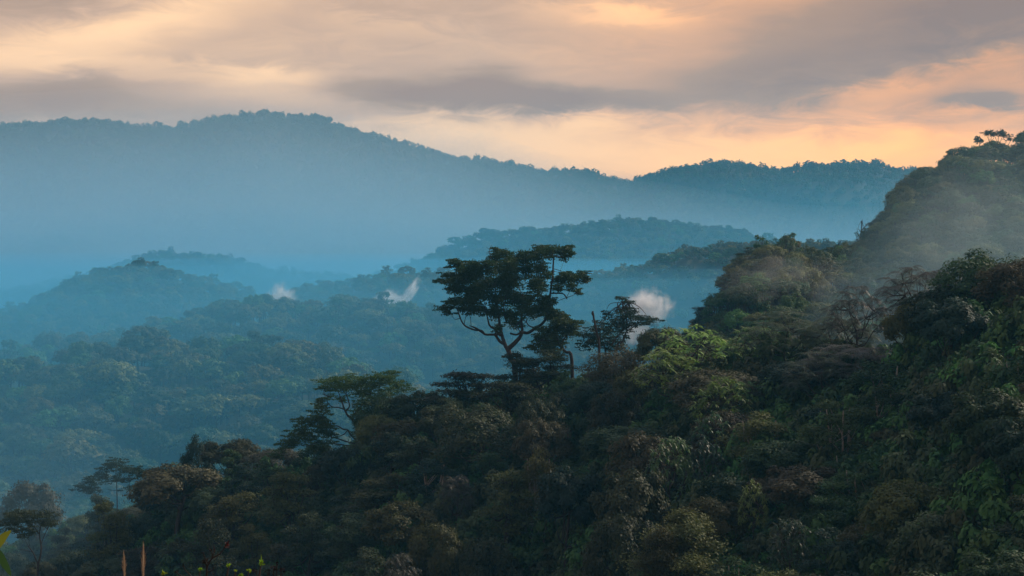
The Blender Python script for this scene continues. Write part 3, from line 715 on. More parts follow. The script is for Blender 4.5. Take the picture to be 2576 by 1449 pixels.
def hill_forest():
    """the trees that show on the edge of the misty hill beyond"""
    pts = []; rs = np.random.RandomState(8); n = 0
    edge = [(u, float(RHt(u)[0]), float(RHt(u)[1])) for u in np.arange(1745, 2620, 17)]
    for u, r, v in edge:
        if 2400 < u < 2570: continue
        kd = rs.choice(['dome', 'dome', 'tall', 'layered']); w = rs.uniform(8, 12)
        rr = r - rs.uniform(0, 25)
        put_tree(str(kd), int(rs.randint(9)), u + rs.uniform(-5, 5), v + 6 + rs.uniform(-4, 14), rr, w, str(rs.choice(['dark', 'brown', 'blue'])), hmax=10.5, hmin=7); n += 1
    return n
N_HILL = hill_forest()

# ------------------------------------------------------------------ labels for the trees of the near slope: look first, then what they stand next to
MARKS = [('the tall emergent tree', 1285, 760), ('the short leaning tree', 1395, 830), ('the bare pole trunk', 1497, 825), ('the thin crooked tree', 1560, 810), ('the curving flat-topped tree', 900, 1000),
         ('the stepped fir-like tree', 790, 1090), ('the thin umbrella-shaped tree', 290, 1190), ('the forked umbrella-crowned tree', 70, 1330), ('the rust-brown dome tree', 445, 1215),
         ('the bright olive shelf tree', 970, 1240), ('the dark hollow', 1130, 1270), ('the silvery fern-leaved tree', 1155, 1195), ('the column of hanging foliage', 1355, 1190), ('the brightest large-leaved tree', 1745, 850),
         ('the yellow-green large-leaved tree', 1815, 990), ('the fresh green large-leaved tree', 1690, 1100), ('the shining pale tuft', 1898, 1215), ('the dull green tuft', 2055, 1240), ('the broad olive feathery tree', 1725, 1350),
         ('the pale olive glowing tree', 2265, 1115), ('the pale-stemmed tall green tree', 2120, 1060), ('the wide pale-tipped frond tree', 2150, 880), ('the mist gap', 2250, 740), ('the tall ridge-top tree', 2465, 700),
         ('the silvery drooping frond tree', 2530, 930), ('the olive-brown edge crown', 2480, 1100), ('the lowest uphill corner', 2400, 1300), ('the white mist puff', 1640, 770), ('the brown ridge frond tree', 1990, 800)]
HMARKS = [('the gnarled dead tree', 2165, 590), ('the hill summit umbrella group', 2500, 360), ('the foot of the steep hill', 1780, 780), ('the rounded spur of the steep hill', 1950, 615)]
CW = {'dark': 'dark green', 'brown': 'brownish', 'rust': 'rusty brown', 'blue': 'blue-green', 'olive': 'olive', 'green': 'mid-green', 'grey': 'greyish', 'lime': 'lime-green'}
FW = {'dome': 'domed', 'layered': 'shelf-crowned', 'tall': 'slender', 'droop': 'frond-leaved', 'bigleaf': 'large-leaved', 'feather': 'feathery'}
ORD = ['', 'second ', 'third ', 'fourth ', 'fifth ', 'sixth ', 'seventh ', 'eighth ']
def label_rest():
    made = {}
    for t in TREES:
        e, u, v, r, kd, tn, w, lab, h = t
        hill = r > 560
        if kd != 'own' or 700 < r < 900: e['group'] = 'trees of the misty hill' if hill else 'canopy trees of the near slope'
        if lab: continue
        v = VH - F * (e.location.z + h * .75) / e.location.y
        ms = HMARKS if hill else MARKS
        m = min(ms, key=lambda q: math.hypot(q[1] - u, q[2] - v)); du, dv = u - m[1], v - m[2]
        ver = 'below' if dv > 0 else 'above'; hor = 'uphill of' if du > 0 else 'downhill of'
        rel = ver if abs(dv) > 2 * abs(du) else hor if abs(du) > 2 * abs(dv) else ver + ' and ' + hor
        size = 'broad ' if w > 11 else 'small ' if w < 8.2 else ''
        made.setdefault((size + CW[tn] + ' ' + FW[kd] + ' tree ' + rel + ' ' + m[0]), []).append((math.hypot(du, dv), e))
    for k, q in made.items():
        q.sort(key=lambda a: a[0])
        for i, (_, e) in enumerate(q): tag(e, ORD[min(i, 7)] + k, 'tree')
label_rest()
print('trees', len(TREES), 'auto', N_AUTO, 'hill', N_HILL)

# ------------------------------------------------------------------ far forest and undergrowth: masses nobody could count
SRC = bpy.data.collections.new('forest_kinds')       # plants the masses are made of (stays outside the scene)
SRC_N = [0]; MASS = {}
def source(lv, tb, colours, mat=None):
    """register one plant in several colours; returns their indices"""
    V, Fc, mi = [np.concatenate(lv.v)], [np.concatenate(lv.f)], [np.zeros(sum(len(f) for f in lv.f), int)]
    mats = [mat or M_LEAF]
    if tb is not None and tb.v:
        V.append(np.concatenate(tb.v)); ff = np.concatenate(tb.f) + lv.n; Fc.append(ff); mi.append(np.ones(len(ff), int)); mats.append(M_BARK)
    me0 = mesh_np('forest_plant', np.concatenate(V), np.concatenate(Fc), mats, np.concatenate(mi))
    ids = []
    for c in colours:
        if c not in MASS: MASS[c] = foliage_material(c + '_forest_leaf', fixed=tuple(1.6 * q for q in TINT[c]))
        me = me0.copy(); me.materials[0] = MASS[c]
        o = bpy.data.objects.new('plant_%03d' % SRC_N[0], me); SRC.objects.link(o)
        o.color = (*TINT[c], 1); ids.append(SRC_N[0]); SRC_N[0] += 1
    return ids
def scatter(name, P, rot, scl, idx):
    me = bpy.data.meshes.new(name); me.vertices.add(len(P)); me.vertices.foreach_set('co', np.asarray(P, np.float32).ravel())
    for nm, ty, dat in (('turn', 'FLOAT_VECTOR', np.stack([0 * rot, 0 * rot, rot], 1)), ('size', 'FLOAT_VECTOR', scl), ('plant', 'INT', idx)):
        a = me.attributes.new(nm, ty, 'POINT')
        a.data.foreach_set('vector' if ty != 'INT' else 'value', np.ascontiguousarray(dat, dtype=np.float32 if ty != 'INT' else np.int32).ravel())
    o = link(name, me)
    g = bpy.data.node_groups.new(name, 'GeometryNodeTree')
    g.interface.new_socket('Geometry', in_out='INPUT', socket_type='NodeSocketGeometry')
    g.interface.new_socket('Geometry', in_out='OUTPUT', socket_type='NodeSocketGeometry')
    N = g.nodes.new; L = g.links.new
    i, ou, ip, ci = N('NodeGroupInput'), N('NodeGroupOutput'), N('GeometryNodeInstanceOnPoints'), N('GeometryNodeCollectionInfo')
    ci.inputs['Collection'].default_value = SRC; ci.inputs['Separate Children'].default_value = True; ci.inputs['Reset Children'].default_value = True
    def attr(nm, ty):
        a = N('GeometryNodeInputNamedAttribute'); a.data_type = ty; a.inputs['Name'].default_value = nm
        return [s for s in a.outputs if s.enabled and s.name == 'Attribute'][0]
    L(i.outputs[0], ip.inputs['Points']); L(ci.outputs[0], ip.inputs['Instance']); ip.inputs['Pick Instance'].default_value = True
    L(attr('plant', 'INT'), ip.inputs['Instance Index']); L(attr('size', 'FLOAT_VECTOR'), ip.inputs['Scale'])
    e2r = N('FunctionNodeEulerToRotation'); L(attr('turn', 'FLOAT_VECTOR'), e2r.inputs[0]); L(e2r.outputs[0], ip.inputs['Rotation'])
    L(ip.outputs[0], ou.inputs[0])
    md = o.modifiers.new('plants', 'NODES'); md.node_group = g
    return o
CO = ['dark', 'brown', 'olive', 'green']
KA = sum([source(*dome_tree(900 + i, .62, 2600, R=5, nc=30, squash=[.6, .8, .5][i]), CO[i % 2:i % 2 + 3]) for i in range(3)], []) + source(*layered_tree(910, .6, 2200), CO[:3]) + source(*tall_tree(911, .6, 1800), CO[:2])
KB = sum([source(*dome_tree(920 + i, .95, 1300, R=5.2, nc=32, squash=[.6, .85, .5, .7][i]), CO[i % 2:i % 2 + 3]) for i in range(4)], []) + source(*layered_tree(930, .9, 1100), CO[:3]) + source(*tall_tree(931, .9, 800), CO[:2])
KC = sum([source(*dome_tree(940 + i, 1.7, 420, R=5.2, nc=26, squash=[.75, .95, .65][i], trunk=False, low=.75), CO[i % 2:i % 2 + 3]) for i in range(3)], []) + source(*tall_tree(951, 1.5, 300, trunk=False), CO[:2])
KD = sum([source(*dome_tree(960 + i, 2.6, 200, R=5.4, nc=20, squash=[.8, .98][i], trunk=False, low=.75), CO[:2]) for i in range(2)], []) + source(*tall_tree(971, 2.2, 110), CO[:1]) + source(*layered_tree(972, 2.2, 120, plates=6), CO[:2])
KU = sum([source(*dome_tree(980 + i, .36, 1700, R=2.4, H=3.4, nc=18, squash=.9, low=.6), ['dark', 'brown', 'green']) for i in range(3)], [])

def far_forest():
    rs = np.random.RandomState(21); P, S, I = [], [], []
    # (first distance, last distance, spacing, kinds, size)
    for r0, r1, sp, kinds, sz in ((430, 860, 6.6, KA, 1.0), (930, 1320, 12.5, KB, 1.65), (1360, 1740, 13, KB, 1.6), (1800, 2340, 12, KC, 1.2), (2600, 3230, 11.5, KC, 1.15), (3650, 5600, 15.0, KD, 1.2)):
        u0, u1 = (1640, 3150) if r0 < 500 else (-640, 3150)
        rr = np.arange(r0, r1, sp); px = []; 
        for r in rr:
            m = int((u1 - u0) / F * r / sp)
            u = u0 + (np.arange(m) + rs.rand(m)) * (u1 - u0) / max(1, m)
            px.append(np.stack([u, r + rs.uniform(-.6, .6, m) * sp], 1))
        q = np.concatenate(px); u, r = q[:, 0], q[:, 1]
        if r0 < 500:
            k = (r < RHt(u)[0] + 12) & (r > FGt(u)[0] + 60); u, r = u[k], r[k]
        az = np.arctan((u - U0) / F); x, y = r * np.sin(az), r * np.cos(az); z = ground(x, y)
        h = rs.uniform(.58, 1.15, len(u)) ** 1.4
        big = rs.rand(len(u)) < .08; h[big] *= 1.3 if r0 > 500 else 1.0
        if r0 < 500: h = np.minimum(h, .88); h = np.where((u > 2420) & (u < 2565) & (r > 690), np.minimum(h, .70), h)
        if r0 > 3000: h = h * rs.uniform(.7, 1.35, len(u))
        ok = seen(u, r, z + 13 * h * sz)
        u, x, y, z, h = u[ok], x[ok], y[ok], z[ok], h[ok]
        P.append(np.stack([x, y, z - (3.0 if r0 > 1700 else .5)], 1)); w = h * rs.uniform(.85, 1.25, len(u)) * sz
        S.append(np.stack([w, w, h * sz * .98], 1)); I.append(rs.choice(kinds, len(u)))
    P, S, I = map(np.concatenate, (P, S, I))
    o = scatter('distant_forest', P, rs.rand(len(P)) * 6.28, S, I)
    tag(o, 'hazy blue-green forest covering the valley sides and distant mountain slopes', 'forest', kind='stuff')
    return len(P)
def undergrowth():
    rs = np.random.RandomState(22); n = 6300
    u = rs.uniform(-500, 3000, n); rc = FGt(u)[0]
    r = rc + 35 - rs.rand(n) * 190
    az = np.arctan((u - U0) / F); x, y = r * np.sin(az), r * np.cos(az); z = ground(x, y)
    ok = seen(u, r, z + 9.0); x, y, z = x[ok], y[ok], z[ok]; s = rs.uniform(.7, 2.1, len(x))
    o = scatter('undergrowth', np.stack([x, y, z], 1), rs.rand(len(x)) * 6.28, np.stack([s, s, s * rs.uniform(.9, 1.7, len(x))], 1), rs.choice(KU, len(x)))
    tag(o, 'dark tangled undergrowth filling the gaps between the near forest trees', 'undergrowth', kind='stuff')
    return len(x)
print('far', far_forest(), 'under', undergrowth())

# ------------------------------------------------------------------ plants right in front of the viewpoint
def near_plant(name, u, v, r, label, cat):
    p = at(u, v, r); g = gz(p.x, p.y)
    e = empty(name, (p.x, p.y, g)); tag(e, label, cat)
    return e, (lambda uu, vv, dr=0.0: np.array(at(uu, vv, r + dr) - e.location)), r / F
def near_things():
    rs = np.random.RandomState(33)
    c5 = lambda x, y: ((400 + x / 3.68) * .67083, (2000 + y / 3.68) * .67083)
    # leafy shrub: shoots of lime leaves on thin stems
    e, L, px = near_plant('shrub', 560, 1449, 9.0, 'shrub tips with glossy bright lime-green leaves poking up at the lowest edge', 'shrub')
    tb = Tubes(); foot = np.array([0, 0, -.05])
    for (x, y, w, h) in ((762, 545, 60, 75), (1275, 505, 62, 60), (1668, 445, 45, 60), (1765, 525, 42, 40), (1840, 580, 52, 50), (1948, 525, 62, 50), (2120, 405, 66, 75)):
        u, v = c5(x, y); dr = rs.uniform(-.25, .25); c = L(u, v + h * .35 * .18, dr)
        P = stem_path(foot + rs.normal(0, .05, 3) * [1, 1, 0], [c - [.01, 0, .06], c])
        tb.add(P, np.linspace(.008, .002, len(P)), 6)
        lv = Leaves(); R = w * .1823 * px * .95; H = h * .1823 * px * 1.15
        for k in range(16):
            a = k * 2.4 + rs.rand(); t = rs.rand()
            d = np.array([math.cos(a) * (1.0 - .75 * t), math.sin(a) * (1.0 - .75 * t), .25 + .75 * t]); l = (R * (1 - t) + H * t * .8) * rs.uniform(.7, 1.2)
            tt = np.linspace(0, 1, 5)[:, None]; b = c + np.array([0, 0, (rs.rand() - .75) * H * .45])
            path = b + d * l * tt + np.array([0, 0, -.2]) * l * tt ** 2
            vv, ff = ribbon(path, R * .36 * np.array([.3, .9, 1, .7, .05]), (math.sin(a), -math.cos(a), .6)); lv.add(vv, ff)
        if y == 405:
            tip = np.linspace(0, 1, 4)[:, None] * np.array([[0, 0, H * 1.5]]) + c
            vv, ff = ribbon(tip, R * np.array([.2, .2, .14, .03]), (0, 1, .1)); lv.add(vv, ff)
        o = link('leaf_tuft', lv.mesh('leaf_tuft', M_FRESH), e); o.color = (.20, .33, .025, 1)
    link('stem', tb.mesh('shrub_stem', M_BARK), e)
    # withered stalk with a reddish bud
    e, L, px = near_plant('withered_plant', 500, 1449, 8.4, 'dark withered stalk with shrivelled leaves and one red-tipped bud', 'plant')
    tb = Tubes(); foot = np.array([0, 0, -.05])
    pt = lambda x, y: L(*c5(x, y))
    S = [pt(1330, 900), pt(1360, 640), pt(1370, 480), pt(1432, 370), pt(1545, 300), pt(1610, 215), pt(1650, 130)]
    P = stem_path(foot, S); tb.add(P, np.interp(np.linspace(0, 1, len(P)), [0, .4, 1], [.009, .004, .002]), 6)
    for q in ([pt(1432, 370), pt(1445, 310), pt(1420, 250)], [pt(1440, 330), pt(1470, 250), pt(1465, 190)], [pt(1370, 480), pt(1345, 420), pt(1310, 380)], [pt(1390, 440), pt(1350, 370), pt(1310, 290)], [pt(1350, 560), pt(1440, 530), pt(1465, 470)], [pt(1340, 800), pt(1080, 540), pt(1045, 465)], [pt(1340, 820), pt(1000, 600), pt(945, 550)]):
        P = smooth_path(q, 4); tb.add(P, np.linspace(.003, .0014, len(P)), 6)
    link('stem', tb.mesh('withered_stem', M_DARKLEAF), e)
    def blob_leaf(name, x, y, w, h, n, mat):
        lv = Leaves(); c = pt(x, y)
        for k in range(n):
            p = c + np.array([rs.uniform(-.5, .5) * w, rs.uniform(-.4, .4) * w, rs.uniform(-.5, .5) * h]) * .1823 * px
            d = unit(rs.normal(size=3)) * np.array([.8, .8, 1]); l = min(w, h) * .1823 * px * rs.uniform(.5, .9)
            path = p + d * l * np.linspace(-.5, .5, 5)[:, None] + rs.normal(0, l * .07, (5, 3))
            vv, ff = ribbon(path, l * .45 * np.array([.2, .9, 1, .8, .1]), rs.normal(size=3)); lv.add(vv, ff)
        o = link(name, lv.mesh(name, mat), e); return o
    for (x, y, w, h, n) in ((1318, 283, 40, 36, 8), (1420, 255, 36, 50, 8), (1448, 184, 34, 26, 6), (1350, 395, 105, 56, 18), (1320, 410, 40, 60, 8), (945, 548, 60, 44, 9), (1048, 470, 26, 40, 5), (1610, 200, 100, 40, 12)):
        blob_leaf('withered_leaf', x, y, w, h, n, M_DARKLEAF)
    blob_leaf('bud', 1648, 165, 52, 95, 24, M_BUD)
    # second withered clump
    e, L, px = near_plant('withered_plant', 685, 1449, 8.6, 'small clump of blackened shrivelled leaves beside the lime shrub tips', 'plant')
    pt = lambda x, y: L(*c5(x, y)); tb = Tubes()
    for q in ((2290, 500), (2400, 520), (2200, 550), (2335, 440), (2040, 530)):
        P = stem_path((0, 0, -.05), [pt(q[0] * .7 + 690, 800), pt(*q)]); tb.add(P, np.linspace(.006, .0015, len(P)), 6)
        blob_leaf('withered_leaf', q[0], q[1], 75 if q[0] != 2335 else 40, 60, 12, M_DARKLEAF)
    link('stem', tb.mesh('withered_stem', M_DARKLEAF), e)
    # dry grass plumes
    for k, (bx, tx, ty, wd, lab) in enumerate(((483, 492, 95, 62, 'tall straw-coloured feathery grass plume at the lowest edge'), (222, 213, 232, 60, 'shorter dim brown grass plume beside the tall straw-coloured plume'))):
        u, v = c5(tx, ty); e, L, px = near_plant('grass_plume', c5(bx, 589)[0], 1449, 10.0, lab, 'grass plume')
        ub, vb = c5(bx, 589); top = L(u, v); mid = L(ub, vb); tb, lv = Tubes(), Leaves()
        P = stem_path((0, 0, -.05), [mid, (mid + top) / 2, top - (top - mid) * .15], 6); tb.add(P, np.linspace(.005, .0012, len(P)), 6)
        link('stalk', tb.mesh('stalk', M_STRAW), e)
        n = 520; w = wd * .1823 * px
        for i in range(n):
            t = rs.rand() ** .8; b = mid + (top - mid) * (t * .9 - .25)
            a = rs.rand() * 6.28; sp = w * (.20 + .42 * math.sin(PI * min(1, t * 1.05))) * rs.rand()
            d = np.array([math.cos(a) * sp, math.sin(a) * sp, np.linalg.norm(top - mid) * rs.uniform(.10, .24)]) * (1.5 if i % 9 == 0 and t > .35 else 1)
            path = b + d * np.linspace(0, 1, 4)[:, None] ** np.array([1.0, 1.0, .8])
            vv, ff = ribbon(path, w * .075 * np.array([1, 1.2, .8, .2]), (math.sin(a), math.cos(a), .2)); lv.add(vv, ff)
        link('plume', lv.mesh('plume', M_STRAW), e)
    # long blade leaves
    e, L, px = near_plant('broad_leaf_plant', -14, 1449, 5.0, 'two long strap-like leaves, one yellow-green, cut by the picture edge', 'plant')
    for nm, q, w, c in (('leaf_blade', [(-60, 1500), (-30, 1400), (0, 1358), (24, 1336)], 24, (.22, .26, .03)), ('leaf_blade', [(-60, 1380), (-20, 1385), (8, 1425), (22, 1452)], 26, (.03, .06, .02))):
        P = [(0, 0, 0)] + [L(a, b) for a, b in q]; P = smooth_path(P, 8)[6:]
        t = np.linspace(0, 1, len(P)); lv = Leaves(); vv, ff = ribbon(P, w * px * np.sin(PI * np.clip(.12 + .88 * t, 0, 1)) ** .7 + .0005, (0.25, .9, .35)); lv.add(vv, ff)
        o = link(nm, lv.mesh(nm, M_FRESH), e); o.color = (*c, 1)
    tb = Tubes(); tb.add(smooth_path([(0, 0, -.05), (0, 0, .5), L(-60, 1500)], 5), np.linspace(.02, .008, 11), 6); o = link('stem', tb.mesh('leaf_stem', M_BARK), e)
near_things()

# ------------------------------------------------------------------ haze and mist
def volume(name, col, dens, aniso):
    m, k = new_mat(name)
    p = k.n('ShaderNodeVolumePrincipled'); p.inputs['Color'].default_value = (*col, 1); p.inputs['Density'].default_value = dens
    p.inputs['Anisotropy'].default_value = aniso
    out = k.n('ShaderNodeOutputMaterial'); k.put(out.inputs['Volume'], p.outputs[0])
    return m
def box(name, lo, hi, mat):
    x0, y0, z0 = lo; x1, y1, z1 = hi
    v = np.array([(x0,y0,z0),(x1,y0,z0),(x1,y1,z0),(x0,y1,z0),(x0,y0,z1),(x1,y0,z1),(x1,y1,z1),(x0,y1,z1)], float)
    f = np.array([(3,2,1,0),(4,5,6,7),(0,1,5,4),(1,2,6,5),(2,3,7,6),(3,0,4,7)])
    return link(name, mesh_np(name, v, f, [mat]))
HAZE_COL = (.16, .63, 1.0); HAZE_D = 0.00009; ANISO = 0.2
tag(box('haze', (-6300, -6300, ZMIN - 1), (6300, 6300, max(ZMAX + 25, 400)), volume('haze', HAZE_COL, HAZE_D, ANISO)), 'thin blue haze filling the air over the valley', 'haze', kind='stuff')
def valley_mist(us, rs_, zbot, tops, dens, col, label, er=(.06, .22), eu=.12, ridge=False):
    """a body of even mist lying in the valley, its top sinking to nothing at its borders"""
    u0, u1 = us; nu, nr = 90, 70
    tu = np.linspace(0, 1, nu); tr = np.linspace(0, 1, nr)
    TU, TR = np.meshgrid(tu, tr, indexing='ij'); U = u0 + TU * (u1 - u0)
    r0 = np.interp(U, *zip(*rs_[0])); r1 = np.interp(U, *zip(*rs_[1])); R = r0 + TR * (r1 - r0)
    ss = lambda x: np.clip(x, 0, 1) ** 2 * (3 - 2 * np.clip(x, 0, 1))
    tap = ss(TU / eu) * ss((1 - TU) / eu) * ss(TR / er[0]) * ss((1 - TR) / er[1])
    if ridge: tap = ss(TU / eu) * ss((1 - TU) / eu) * (1 - np.abs(2 * TR - 1)) ** 1.4
    az = (U - U0) / F; X, Y = R * np.sin(az), R * np.cos(az)
    top = np.interp(U, *zip(*tops)) + 7 * fbm(X / 260, Y / 260, 3)
    Zt = zbot + 1 + np.maximum(0, top - zbot) * tap; Zb = np.full_like(Zt, zbot)
    vt = np.stack([X, Y, Zt], -1).reshape(-1, 3); vb = np.stack([X, Y, Zb], -1).reshape(-1, 3); n = nu * nr
    i = np.arange(nu - 1)[:, None]; j = np.arange(nr - 1)[None, :]
    q = np.stack([i * nr + j, (i + 1) * nr + j, (i + 1) * nr + j + 1, i * nr + j + 1], -1).reshape(-1, 4)
    ring = [k * nr for k in range(nu)] + [(nu - 1) * nr + k for k in range(1, nr)] + [k * nr + nr - 1 for k in range(nu - 2, -1, -1)] + [k for k in range(nr - 2, 0, -1)]
    ring = np.array(ring); r2 = np.roll(ring, -1)
    side = np.stack([ring, ring + n, r2 + n, r2], 1)
    me = mesh_np('mist', np.concatenate([vt, vb]), np.concatenate([q, q[:, ::-1] + n, side]), [volume('mist', col, dens, ANISO)])
    tag(link('mist', me), label, 'mist', kind='stuff')
MC = (.14, .63, 1.0)
near_edge = [(-900, 340), (300, 370), (800, 470), (1200, 620), (1650, 900), (1750, 1000), (3400, 1050)]
far_edge = [(-900, 4900), (1600, 4700), (3400, 4300)]
valley_mist((-3000, 5200), (near_edge, far_edge), ZMIN - .5, [(-900, -24), (1300, -26), (3400, -30)], .00048, MC, 'low blue mist lying in the valley bottom')
valley_mist((-3000, 5200), ([(-900, 700), (1700, 800), (1900, 1000), (3400, 1050)], [(-900, 3400), (3400, 3400)]), ZMIN - .4, [(-900, 40), (1300, 40), (2000, 25), (3400, 20)], .00030, MC, 'blue mist hanging between the forested ridges', (.25, .3), ridge=True)
valley_mist((-3000, 5200), ([(-900, 1300), (3400, 1300)], [(-900, 3900), (3400, 4200)]), ZMIN - .3, [(-900, 130), (700, 140), (1570, 95), (3400, 90)], .00034, MC, 'blue mist rising above the middle ridges', (.35, .3), .2, ridge=True)
valley_mist((-3000, 5200), ([(-900, 1500), (3400, 1700)], [(-900, 5300), (3400, 4700)]), ZMIN - .2, [(-900, 200), (700, 240), (1200, 190), (1570, 120), (3400, 115)], .00040, MC, 'pale blue mist spread before the far mountain', (.4, .3), .2, ridge=True)
valley_mist((-3000, 5200), ([(-900, 2300), (3400, 2600)], [(-900, 5600), (3400, 4700)]), ZMIN - .1, [(-900, 260), (100, 300), (700, 330), (1100, 260), (1500, 140), (2000, 70), (3400, 45)], .00062, (.82, .94, 1.0), 'pale blue mist bank against the flank of the far mountain', (.4, .2), .25, ridge=True)
valley_mist((-2600, 1100), ([(-2600, 280), (1100, 300)], [(-1500, 560), (1100, 540)]), ZMIN - .6, [(-1500, -20), (300, -24), (1100, -40)], .0026, (.34, .72, .95), 'thin blue mist over the lowest corner of the near forest', eu=.26, ridge=True)
valley_mist((1450, 3800), ([(1450, 380), (2200, 350), (3800, 330)], [(1450, 640), (3800, 740)]), -75, [(1450, -10), (1850, 8), (2250, 30), (3800, 60)], .0030, (.50, .80, .92), 'grey mist in the gully before the steep hill', eu=.42, ridge=True)

def plume(u, v, r, rx, rz, ry, dens, col, seed, label, lean=0.0, tilt=0.0, sc=2.2, thr=.40, soft=.5, stretch=(1, 1, .45)):
    """a white puff of rising mist: dense in ragged streaks, fading out at its edges"""
    m, k = new_mat('mist_puff')
    tc = k.n('ShaderNodeTexCoord'); ob = tc.outputs['Object']
    wn = k.n('ShaderNodeTexNoise'); k.put(wn.inputs['Vector'], ob); wn.inputs['Scale'].default_value = 1.7; wn.inputs['Detail'].default_value = 4
    w1 = k.n('ShaderNodeVectorMath', operation='SUBTRACT'); k.put(w1.inputs[0], wn.outputs['Color']); w1.inputs[1].default_value = (.5, .5, .5)
    w2 = k.n('ShaderNodeVectorMath', operation='SCALE'); k.put(w2.inputs[0], w1.outputs[0]); w2.inputs['Scale'].default_value = 1.3
    w3 = k.n('ShaderNodeVectorMath', operation='ADD'); k.put(w3.inputs[0], ob); k.put(w3.inputs[1], w2.outputs[0])
    dl = k.n('ShaderNodeVectorMath', operation='LENGTH'); k.put(dl.inputs[0], ob)
    d = k.n('ShaderNodeVectorMath', operation='LENGTH'); k.put(d.inputs[0], w3.outputs[0])
    fall = k.math('SUBTRACT', 1.0, k.math('POWER', d.outputs['Value'], 2.0), clamp=True)
    fall = k.math('MULTIPLY', k.math('MULTIPLY', fall, fall), k.math('MULTIPLY_ADD', k.math('POWER', dl.outputs['Value'], 3.0), -1.0, 1.0, clamp=True))
    mp = k.n('ShaderNodeMapping'); k.put(mp.inputs[0], ob); mp.inputs['Scale'].default_value = stretch; mp.inputs['Rotation'].default_value = (0, tilt, 0); mp.inputs['Location'].default_value = (seed * 3.1, seed * 1.7, 0)
    n = k.noise(mp.outputs[0], sc, 6, .62, 1.0)
    f = k.math('MULTIPLY_ADD', n, 2.5, -thr * 2.5); f = k.math('MULTIPLY_ADD', fall, 1.3, f); f = k.math('ADD', f, -.55, clamp=True)
    f = k.math('MULTIPLY', k.math('MULTIPLY', f, f), k.math('MULTIPLY', fall, dens))
    p = k.n('ShaderNodeVolumePrincipled'); p.inputs['Color'].default_value = (*col, 1); p.inputs['Anisotropy'].default_value = .5
    k.put(p.inputs['Density'], f)
    out = k.n('ShaderNodeOutputMaterial'); k.put(out.inputs['Volume'], p.outputs[0])
    th = np.linspace(0, 2 * PI, 24, endpoint=False); ph = np.linspace(0, PI, 13)
    ring = np.stack([np.sin(ph)[:, None] * np.cos(th), np.sin(ph)[:, None] * np.sin(th), np.cos(ph)[:, None] + 0 * th], -1)
    v3 = ring.reshape(-1, 3); i = np.arange(12)[:, None]; j = np.arange(24)[None]; j2 = (j + 1) % 24
    f4 = np.stack([i * 24 + j, (i + 1) * 24 + j, (i + 1) * 24 + j2, i * 24 + j2], -1).reshape(-1, 4)
    o = link('mist', mesh_np('mist_puff', v3, f4, [m])); P = at(u, v, r); o.location = P
    px = r / F; o.scale = (rx * px, ry, rz * px); o.rotation_euler = (0, lean, 0)
    tag(o, label, 'mist', kind='stuff')
plume(708, 744, 1720, 78, 58, 16, .34, (.90, .97, 1), 1, 'white mist puff behind the spindly tree in the valley', tilt=.4, sc=2.4, thr=.45, stretch=(1.4, 1, .65))
plume(985, 752, 1690, 92, 44, 18, .32, (.90, .97, 1), 2, 'white mist plume rising from the treetops in the middle of the valley', tilt=.8, sc=2.2, thr=.45, stretch=(1.6, 1, .65))
plume(1036, 728, 1700, 30, 62, 12, .34, (.90, .97, 1), 7, 'slanting wisp of white mist leaning uphill from the middle valley plume', lean=.55, sc=1.9, thr=.44, stretch=(1.4, 1, .65))
plume(1632, 766, 590, 115, 78, 7, 1.2, (.92, .97, 1), 3, 'bright white mist puff beside the thin crooked tree', tilt=.45, sc=2.3, thr=.45, stretch=(1.6, 1, .65))
plume(1600, 836, 560, 80, 64, 6, .30, (.92, .97, 1), 6, 'faint mist drifting under the bright white mist puff', sc=2.0, thr=.42)
plume(2470, 545, 520, 400, 250, 24, .010, (.90, .97, .98), 4, 'warm grey mist drifting across the face of the steep hill', tilt=.7, sc=2.0, thr=.44, stretch=(1.5, 1, .6))
plume(1990, 690, 500, 340, 130, 16, .018, (.9, .97, 1), 5, 'thin grey mist at the foot of the steep hill', tilt=.5, sc=2.0, thr=.43, stretch=(1.2, 1, .7))

